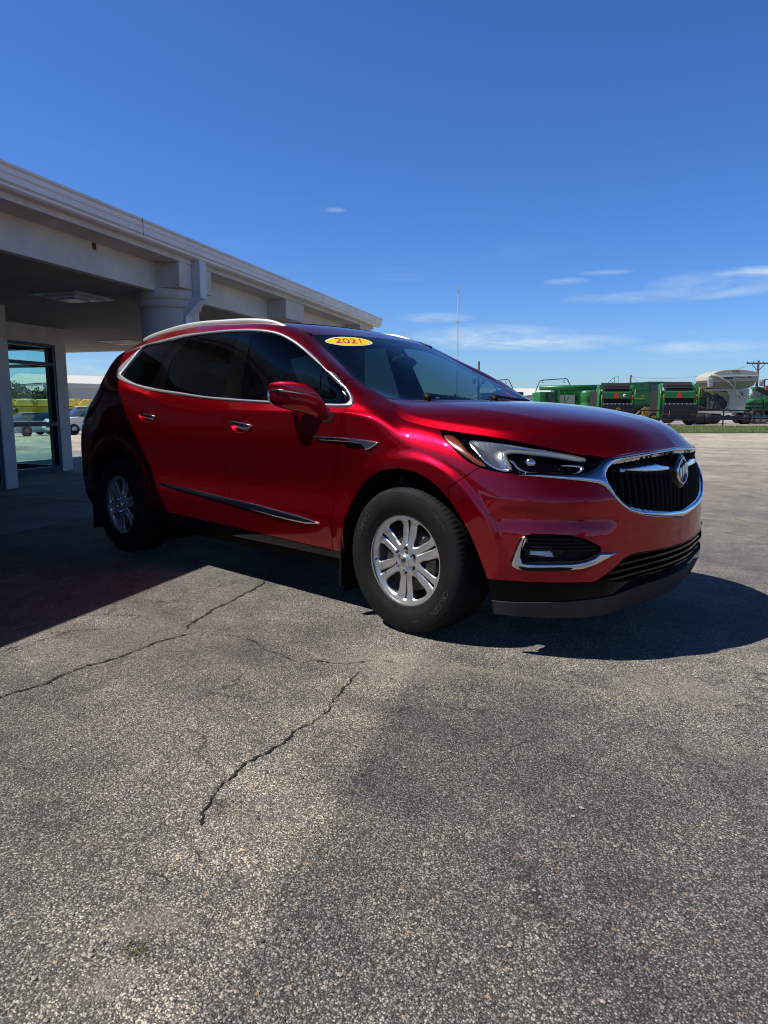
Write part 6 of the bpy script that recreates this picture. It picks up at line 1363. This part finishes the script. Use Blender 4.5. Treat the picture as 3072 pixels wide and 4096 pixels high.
m=MB(); m.tube([(sc_(1300,165)[0],.2,sc_(0,165)[1]),(sc_(1340,178)[0],.15,sc_(0,178)[1]),(sc_(1415,215)[0],.12,sc_(0,215)[1]),(sc_(1465,268)[0],.12,sc_(0,268)[1])],[.12,.10,.05,.04],10); m.bar((sc_(1462,265)[0],.12,sc_(0,265)[1]),(sc_(1500,305)[0],.12,sc_(0,305)[1]),.08); m.bar((sc_(1462,268)[0],.12,sc_(0,268)[1]),(sc_(1475,295)[0],.12,sc_(0,295)[1]),.06); m.build('conveyor_tube',CRM,o)
m=MB(); m.prism([sc_(1283,195),sc_(1310,185),sc_(1312,235),sc_(1290,238)],.1,.35,'xz'); m.build('conveyor_head',GWH,o)
m=MB(); m.box(sc_(1322,0)[0],sc_(1334,0)[0],.9,1.2,sc_(0,372)[1],sc_(0,290)[1]); m.box(sc_(1322,0)[0],sc_(1405,0)[0],.9,1.2,sc_(0,300)[1],sc_(0,285)[1]); m.box(sc_(1300,0)[0],sc_(1572,0)[0],.3,2.5,sc_(0,432)[1],sc_(0,408)[1]); m.box(sc_(1340,0)[0],sc_(1560,0)[0],.28,.34,sc_(0,440)[1],sc_(0,430)[1]); m.build('trailer_frame',MBK,o)
m=MB(); m.prism([sc_(1225,372),sc_(1250,378),sc_(1330,380),sc_(1425,384),sc_(1460,400),sc_(1390,402),sc_(1225,395)],.35,2.4,'xz'); m.build('trailer_deck',mat('white_deck',(.62,.60,.54),.6),o); m=MB(); m.bar((sc_(1400,385)[0],.33,sc_(0,385)[1]),(sc_(1415,362)[0],.33,sc_(0,362)[1]),.07); m.build('deck_brace',GWH,o)
for a,b_ in ((1390,1415),(1440,1462)):
    m=MB(); m.box(sc_(a,0)[0],sc_(b_,0)[0],.285,.30,sc_(0,414)[1],sc_(0,409)[1]); m.build('reflective_tape',BDG,o)
m=MB(); m.box(sc_(1466,0)[0],sc_(1476,0)[0],.285,.30,sc_(0,414)[1],sc_(0,409)[1]); m.build('red_tape',RLP,o)
for x,w_ in ((1255,.7),(1306,.5),(1545,.62)):
    m=MB(); a=sc_(x,0)[0]; m.lathe([(.2,-w_/2),(.46,-w_/2),(.50,-w_*.4),(.50,w_*.4),(.46,w_/2),(.2,w_/2)],'x',n=20,c=(a,.7,.50)); m.build('tyre',TIRE,o)
place(o,2000+.6462*1420,54.2)
# tractors at the right edge
def big_tractor(label):
    o=empty('tractor'); tag(o,label,'tractor','large green tractors at the right edge')
    m=MB(); m.prism([(-1.9,1.0),(-1.9,1.7),(-1.2,2.0),(-.1,2.05),(.2,1.0)],.4,1.5,'xz'); m.build('bonnet',JDG,o,bevel=.06); m=MB(); m.prism([(-.1,1.3),(-.25,2.9),(1.1,2.95),(1.3,1.4)],.3,1.6,'xz'); m.build('cab_pane',TCAB,o,bevel=.05)
    m=MB(); m.box(-.35,1.25,.25,1.65,2.9,3.05); m.bar((-.12,.3,1.4),(-.25,.3,2.95),.08); m.bar((1.25,.3,1.4),(1.12,.3,2.95),.09); m.prism([(.3,1.5),(.8,2.05),(1.6,2.1),(2.1,1.5),(1.7,1.8),(.9,1.8)],-.1,.5,'xz'); m.build('fender_and_frame',JDG,o)
    m=MB(); m.box(.5,.75,.22,.26,2.95,3.05); m.build('roof_lamp',OLP,o)
    wheel_(o,1.2,.0,.98,.6,.5); wheel_(o,-1.3,.1,.62,.45,.3); wheel_(o,1.2,1.9,.98,.6,.5); wheel_(o,-1.3,1.8,.62,.45,.3)
    m=MB(); m.box(-1.7,1.2,.6,1.3,.6,1.1); m.build('chassis',JDD,o); return o
q=big_tractor('large green tractor at the right edge, nearest the seed tender'); place(q,3075,58,.35)
q2=copy_tree(q); q2['label']='large green tractor cut off by the right edge, its nose behind the other tractor'; place(q2,3175,62,.1)
# tillage tool with coulters in front of them
m=MB(); o=empty('tillage_tool'); tag(o,'green toolbar with coulter discs standing in front of the tractors','farm implement')
for k in range(6):
    x=-1.4+k*.55; z=.9
    m=MB(); m.lathe([(0,-.02),(.36,-.02),(.36,.02),(0,.02)],'y',n=18,c=(x,0,.42)); m.build('coulter_disc',STL,o); m=MB(); m.tube([(x,.1,1.6),(x+.25,.05,1.35),(x-.15,0,1.0),(x+.1,0,.45)],.05,6); m.build('shank',JDG,o)
m=MB(); m.bar((-1.8,.2,1.6),(2.2,.2,1.6),.14); m.bar((-1.8,.9,1.3),(2.2,.9,1.3),.14); m.build('toolbar',JDD,o); place(o,3075,55)
m=MB(); o=empty('folded_boom'); tag(o,'dark folded boom arm leaning up at the right edge above the tractor','farm implement'); m.bar((-.9,0,2.9),(1.4,0,1.9),.34,.3); m.build('boom',MBK,o); m=MB(); m.box(-.1,1.4,-.1,.1,2.75,3.1); m.build('red_box',RLP,o); place(o,3060,57)
# green shop sign on a frame
o=empty('yard_sign'); tag(o,'green sign with white letters on a dark frame, cut off by the right edge','sign'); m=MB(); m.box(-.05,2.6,-.04,.04,3.95,4.65); sg=m.build('sign_face',mat('sign_green',(.01,.09,.05),.5),o); plate_text('CO',.34,BDG,sg,(.42,-.05,4.22),.012,'sign_lettering'); m=MB(); m.bar((-.35,0,0),(-.35,0,3.75),.07); m.bar((2.5,0,0),(2.5,0,3.95),.09); m.bar((-.35,0,3.72),(2.5,0,3.72),.07); m.build('sign_frame',FNB,o); place(o,3066,60)
# pipe fence
o=empty('pipe_fence'); tag(o,'low black pipe fence with two rails along the grass in front of the machines','fence')
pf=[gd(px,D,0) for px,D in ((1980,50.4),(2330,50.2),(2679,50.0),(2895,50.6),(3110,51.2),(3330,51.8))]
for k,p in enumerate(pf):
    m=MB(); m.tube([(p.x,p.y,0),(p.x,p.y,1.13)],.05,8); m.build('fence_post',FNB,o)
for z in (1.10,.50):
    m=MB(); m.tube([(p.x,p.y,z) for p in pf],.042,8); m.build('fence_rail',FNB,o)
# gate panels near the hoop machines
for px,D,lab in ((2142,60,'open green tube gate panel beside the hoop rail machine'),(2092,63,'narrow tube gate panel just past the far windscreen pillar')):
    o=empty('tube_gate'); tag(o,lab,'gate','tube gate panels'); m=MB()
    for k in range(7): m.tube([(-.75+k*.25,0,.3),(-.75+k*.25,0,2.35)],.022,6)
    for z in (.3,1.2,2.35): m.tube([(-.75,0,z),(.75,0,z)],.025,6)
    m.build('tube_frame',JDD,o); place(o,px,D)
# poles
def pole(px,D,h,label,arm=True,trans=True):
    o=empty('utility_pole'); tag(o,label,'utility pole'); m=MB(); m.tube([(0,0,0),(0,0,h)],[.16,.11],8); m.build('mast',mat('weathered_wood',(.05,.04,.032),.9) if 'weathered_wood' not in bpy.data.materials else bpy.data.materials['weathered_wood'],o)
    if arm:
        m=MB(); m.box(-1.2,1.2,-.06,.06,h-.35,h-.22); m.bar((-.65,0,h-.4),(0,0,h-1.1),.05); m.bar((.65,0,h-.4),(0,0,h-1.1),.05); m.build('crossarm',FNB,o)
        for x in (-1.15,-.5,.5,1.15):
            m=MB(); m.lathe([(0,h-.22),(.05,h-.2),(.03,h-.1),(.05,h-.05),(0,h-.0)],'z',n=8,c=(x,0,0)); m.build('insulator',STL,o)
    if trans:
        for x in (-.5,.5):
            m=MB(); m.lathe([(0,h-2.6),(.2,h-2.58),(.22,h-2.0),(.18,h-1.95),(0,h-1.9)],'z',n=12,c=(x,0,0)); m.build('transformer',STL,o)
    place(o,px,D); return o
pole(3019,73,6.2,'utility pole with crossarm and two transformers behind the seed tender')
pole(2516,95,5.8,'short leaning service pole rising behind the tracked combine',False,False)
pole(1912,82,6.7,'pole top with a transformer showing just above the far windscreen pillar',False,True)
wr=MB(); a=gd(2516,95,5.7); b_=gd(2545,95,4.9); wr.tube([a,b_],.02,4); a=gd(2516,95,5.4); b_=gd(3019,73,5.2); 
W_=[]; 
for i in range(13):
    u=i/12; p=gd(2516,95,5.6)*(1-u)+gd(3019,73,5.9)*u; p.z-=1.6*4*u*(1-u)*.5; W_.append(p)
wr.tube(W_,.012,4); o=wr.build('power_line',FNB); tag(o,'thin power line sagging between the poles behind the machines','power line')
# guyed radio mast
o=empty('radio_mast'); tag(o,'thin lattice radio mast rising above the bonnet against the sky','radio mast'); h=54; D=330
m=MB(); 
for a in range(3):
    q=2*PI*a/3; m.tube([(.42*math.cos(q),.42*math.sin(q),0),(.42*math.cos(q),.42*math.sin(q),h)],.055,4)
for k in range(58):
    for a in range(3):
        q=2*PI*a/3; q2_=2*PI*(a+1)/3; m.bar((.42*math.cos(q),.42*math.sin(q),k),(.42*math.cos(q2_),.42*math.sin(q2_),k+1),.05)
m.tube([(0,0,h),(0,0,h+5)],.06,4); m.build('lattice',mat('mast_paint',(.34,.30,.32),.7),o); m=MB(); m.ell((-.3,0,h-12.5),(.5,.3,.5),8); m.build('antenna',STL,o); place(o,1826,D)
# long low building behind the gates, white warehouse beyond the canopy
def hall(px0,px1,D,h,label,sl=0,gap=.45,roof=None):
    o=empty('warehouse'); tag(o,label,'warehouse'); a=gd(px0,D); b_=gd(px1,D+sl); L_=(b_-a).length; ang=math.atan2(b_.y-a.y,b_.x-a.x); o.location=(a.x,a.y,0); o.rotation_euler=(0,0,ang)
    m=MB(); m.box(0,L_,0,18,-1.5,h)
    m.build('wall',WSD,o); m=MB(); x=0
    while x<L_: m.box(x,x+gap*.35,-.05,0,-1.5,h-.55); x+=gap
    m.build('wall_ribs',WSD,o); m=MB(); m.box(-.15,L_+.15,-.14,0,h-.5,h+.12); m.prism([(-.2,h+.1),(9,h+1.6),(18.2,h+.1)],-.2,L_+.2,'yz'); m.build('roof_edge',roof or mat('warehouse_trim',(.56,.57,.53),.6),o)
    return o,L_
o,L_=hall(180,760,92,4.5,'long white ribbed metal warehouse seen past the rear of the SUV under the canopy',15,.55)
for x in (L_*.36,L_*.7):
    m=MB(); m.box(x-.25,x+.25,-.22,-.05,-1.5,4.0); m.build('pilaster',mat('pilaster_paint',(.60,.61,.57),.6),o)
hall(1950,2260,120,3.4,'low pale metal shed far behind the hoop rail machines',0,.6)
# ---------------- parked cars and yellow machines beyond the canopy ----------------
def simple_car(label,paint,kind,cat='car'):
    """local x forward, y left; built from a rounded side profile"""
    o=empty('parked_car'); tag(o,label,cat,'cars parked beyond the canopy')
    if kind=='suv': body=[(-2.3,.35),(-2.38,.75),(-2.3,1.05),(-2.25,1.12),(1.0,1.10),(1.15,1.06),(2.1,.98),(2.32,.75),(2.35,.4),(2.2,.28),(-2.2,.28)]; cab=[(-2.22,1.08),(-2.0,1.62),(-1.7,1.70),(-.1,1.70),(.25,1.62),(1.05,1.08)]; H_=1.7
    else: body=[(-2.25,.33),(-2.3,.7),(-2.2,.95),(1.0,.98),(2.0,.85),(2.25,.65),(2.28,.38),(2.15,.25),(-2.15,.25)]; cab=[(-1.95,.95),(-1.35,1.40),(-.9,1.45),(-.0,1.44),(.4,1.35),(1.1,.97)]; H_=1.45
    def shell(prof,yw,yt,name,mt,par):
        n=len(prof); V=[];F=[]; secs=[(-yw*.96,.93),(-yw,1),(yw,1),(yw*.96,.93)]
        cx_=sum(p[0] for p in prof)/n; cz_=sum(p[1] for p in prof)/n
        for y,s in secs:
            for x,z in prof:
                zz=(z-prof[0][1]) ; k=1-(1-yt)*max(0,(z-min(p[1] for p in prof)))/(max(p[1] for p in prof)-min(p[1] for p in prof)); V.append((cx_+(x-cx_)*(.97 if s<1 else 1),y*k,cz_+(z-cz_)*s))
        for i in range(3):
            for j in range(n): F.append((i*n+j,i*n+(j+1)%n,(i+1)*n+(j+1)%n,(i+1)*n+j))
        F+=[tuple(range(n))[::-1],tuple(3*n+j for j in range(n))]
        m=MB(); m.add(V,F,True); return m.build(name,mt,par,bevel=.04)
    bd=shell(body,.92,.98,'body',paint,o); cb=shell(cab,.86,.80,'cabin_glass',TCAB,o)
    m=MB(); zt=max(z for x,z in cab); xs=[x for x,z in cab if z>zt-.12]; m.box(min(xs)-.05,max(xs)+.05,-.66,.66,zt-.03,zt+.03); m.build('roof',paint,o,bevel=.04)
    for s in (-1,1):
        m=MB(); m.box(2.10,2.30,s*.55,s*.86,.70,.86); m.build('headlight',CLEAR,o,bevel=.03)
        for x in (-1.4,1.42):
            m=MB(); m.lathe([(.0,-.10),(.2,-.10),(.22,-.12),(.33,-.11),(.34,0),(.33,.11),(.2,.12)],'y',n=20,c=(x,s*.84,.34)); m.build('wheel',TIRE,o); 
    m=MB(); m.box(2.25,2.36,-.5,.5,.48,.78); m.build('front_grille',FNB,o); m=MB(); m.box(2.30,2.38,-.52,.52,.60,.64); m.build('grille_strip',CHROME,o)
    return o
def put_car(o,px,D,rz): o.location=gd(px,D); o.rotation_euler=(0,0,YAW+rz)
put_car(simple_car('dark grey car parked in the sun behind the red tail, farther than the white one',mat('dark_grey_paint',(.16,.17,.20),.3,.5,coat=1),'suv'),296,48,PI+.15)
put_car(simple_car('white crossover parked nose toward the canopy, its front half hidden by the red tail',mat('pearl_white_paint',(.62,.63,.62),.3,0,coat=1),'suv'),338,43.5,-PI/2-.55)
put_car(simple_car('silver sedan seen through the entrance glass',mat('silver_car_paint',(.40,.42,.43),.3,.6,coat=1),'sedan'),128,44,-PI/2-.3)
def spreader(label):
    o=empty('yellow_spreader'); tag(o,label,'farm machine','yellow spreaders in the sunlit lot')
    m=MB(); m.prism([(-1.5,1.2),(-1.9,2.25),(1.9,2.25),(1.5,1.2)],-.9,.9,'xz'); b_=m.build('hopper',JYE,o,bevel=.05); m=MB(); m.prism([(-1.85,2.2),(-1.2,2.75),(-.1,2.8),(.2,2.3)],-.7,.7,'xz'); m.prism([(.1,2.2),(.6,2.75),(1.5,2.7),(1.85,2.2)],-.7,.7,'xz'); m.build('cover',mat('pale_yellow_cover',(.70,.58,.12),.6),o,bevel=.05)
    m=MB(); m.box(-2.0,2.0,-.92,-.88,2.12,2.2); m.box(-1.9,1.9,-.7,.7,.75,.95); m.build('frame',MBK,o)
    m=MB(); m.lathe([(0,-.96),(.26,-.96),(.26,-.93)],'y',n=18,c=(.35,0,1.72)); m.build('black_badge',MBK,b_)
    for x in (-1.1,1.1): wheel_(o,x,-.75,.6,.4,.3)
    return o
s1=spreader('yellow spreader with pale cover parked behind the dark grey car'); place(s1,316,62,.1); s1.location.z=float(ground_z(s1.location.x,s1.location.y))
for px,D,lab in ((60,60,'yellow spreader leftmost of the row seen through the entrance glass'),(130,61,'yellow spreader in the middle of the entrance glass'),(225,63,'yellow spreader hidden mostly by the pillar beside the entrance glass')):
    q=copy_tree(s1); q['label']=lab; place(q,px,D,.1); q.location.z=float(ground_z(q.location.x,q.location.y))
# ---------------- trees ----------------
LEAF=[mat('leaf_green',(.045,.085,.018),.7),mat('leaf_dark',(.020,.045,.012),.75),mat('leaf_light',(.085,.125,.028),.7)]; BARK=mat('bark',(.06,.048,.036),.9)
def tree_mesh(seed,h,rw,n=1400,ls=.17):
    r=random.Random(seed); o=empty('tree')
    m=MB(); m.tube([(0,0,-.8),(.05,0,h*.25),(-.05,.05,h*.5),(0,0,h*.8)],[h*.035,h*.028,h*.018,.03],8)
    cl=[]
    for k in range(11):
        a=r.uniform(0,6.3); d=rw*r.uniform(.1,.78); z=h*r.uniform(.36,.86); cl.append((d*math.cos(a),d*math.sin(a),z,rw*r.uniform(.30,.52))); m.tube([(0,0,h*r.uniform(.2,.5)),(d*.5*math.cos(a),d*.5*math.sin(a),z-.2*h*.5),(d*math.cos(a),d*math.sin(a),z)],[h*.014,h*.009,.02],5)
    m.build('trunk',BARK,o,fix=False)
    m=MB()
    for k in range(n):
        c=r.choice(cl); u=r.uniform(-1,1); a=r.uniform(0,6.3); q=c[3]*(.55+.5*r.random()); s=math.sqrt(1-u*u); p=Vector((c[0]+q*s*math.cos(a),c[1]+q*s*math.sin(a),c[2]+q*u*.8)); 
        d1=Vector((r.gauss(0,1),r.gauss(0,1),r.gauss(0,1))).normalized(); d2=d1.cross(Vector((r.gauss(0,1),r.gauss(0,1),r.gauss(0,1)))).normalized(); e=ls*r.uniform(.6,1.3)
        m.add([p+d1*e,p+d2*e*.7,p-d1*e,p-d2*e*.7],[(0,1,2,3)],False,r.choice((0,0,1,1,2)))
    m.build('crown',LEAF,o,fix=False); return o
protos=[tree_mesh(s,h,w_,2600) for s,h,w_ in ((1,7,3.6),(2,6,4.2),(3,8,3.4))]; used=[0,0,0]
def put_tree(k,px,D,s,label,group,rz=0):
    o=protos[k] if not used[k] else copy_tree(protos[k]); used[k]=1; o.location=gd(px,D); o.scale=(s,s,s); o.rotation_euler=(0,0,rz); tag(o,label,'tree',group); return o
gA='trees behind the seed tender'; gB='trees beyond the yellow spreaders'; gC='dark trees across the far horizon'
put_tree(0,2800,82,.62,'bushy green tree between the baler and the seed tender, nearest the baler',gA); put_tree(1,2828,88,.72,'green tree left of the trailer hitch of the seed tender',gA,2); put_tree(2,2856,84,.5,'low tree seen through the legs of the seed tender trailer',gA,4); put_tree(1,3030,100,.62,'tree showing between the seed tender and the tractors',gA,1)
for i,(px,k,s) in enumerate(((30,0,.9),(95,1,.95),(165,2,.7),(235,0,.75),(285,1,.62),(322,2,.5))):
    put_tree(k,px,78+i*2.5,s*.8,['first tree from the left through the entrance glass','second tree from the left through the entrance glass','third tree from the left through the entrance glass','tree behind the wall pillar right of the entrance glass','small tree at the left end of the white warehouse','smallest tree against the white warehouse wall'][i],gB,i*1.1)
# tree belts all round the horizon so that glass and paint have something to mirror
def belt(name,a0_,a1_,R_,h0,seed,n):
    r=random.Random(seed); m=MB()
    for k in range(n):
        a=math.radians(r.uniform(a0_,a1_)); d=R_*r.uniform(.92,1.1); hh=h0*(.55+.45*math.sin(a*17+seed)*math.sin(a*41))*r.random()**.6; x,y=d*math.sin(a),d*math.cos(a); e=R_*.006*r.uniform(.6,1.4)
        p=Vector((x,y,-.8+max(hh,.2))); d1=Vector((r.gauss(0,1),r.gauss(0,1),r.gauss(0,1))).normalized(); d2=d1.cross(Vector((r.gauss(0,1),r.gauss(0,1),r.gauss(0,1)))).normalized(); m.add([p+d1*e,p+d2*e*.8,p-d1*e,p-d2*e*.8],[(0,1,2,3)],False,r.choice((0,1,1,2)))
    o=m.build(name,LEAF,fix=False); tag(o,kind='stuff'); return o
belt('distant_woods',-75,60,420,9,3,12000); belt('distant_woods',60,285,240,10,5,12000)
# plain sheds and a pump canopy on the side the SUV faces, behind the photographer
def shed(x,y,w_,d_,h,rz,label,col):
    o=empty('shed'); tag(o,label,'shed'); o.location=(x,y,0); o.rotation_euler=(0,0,rz); m=MB(); m.box(-w_/2,w_/2,-d_/2,d_/2,0,h); m.build('wall',mat('shed_wall',col,.8),o); m=MB(); m.prism([(-d_/2-.4,h),(0,h+1.8),(d_/2+.4,h)],-w_/2-.3,w_/2+.3,'yz'); m.build('roof',GWH,o)
shed(58,-26,22,12,5,1.0,'pale shed across the lot in front of the SUV, seen only as a reflection',(.42,.41,.38)); shed(10,-75,30,14,5,0,'grey shed behind the camera, seen only in reflections',(.30,.29,.28))
for tr,(x,y) in enumerate(((30,-48),(38,-44),(-18,-60),(46,-12),(-34,-52))):
    q=copy_tree(protos[tr%3]); q.location=(x,y,0); q.scale=(1.1,)*3; q['label']=['tree across the lot beside the pale shed, reflected in the bumper','second tree beside the pale shed, reflected in the bumper','tree behind the camera left of the grey shed','tree ahead of the SUV at the lot edge','far tree behind the camera on the left'][tr]; q['group']='trees on the near side of the lot'
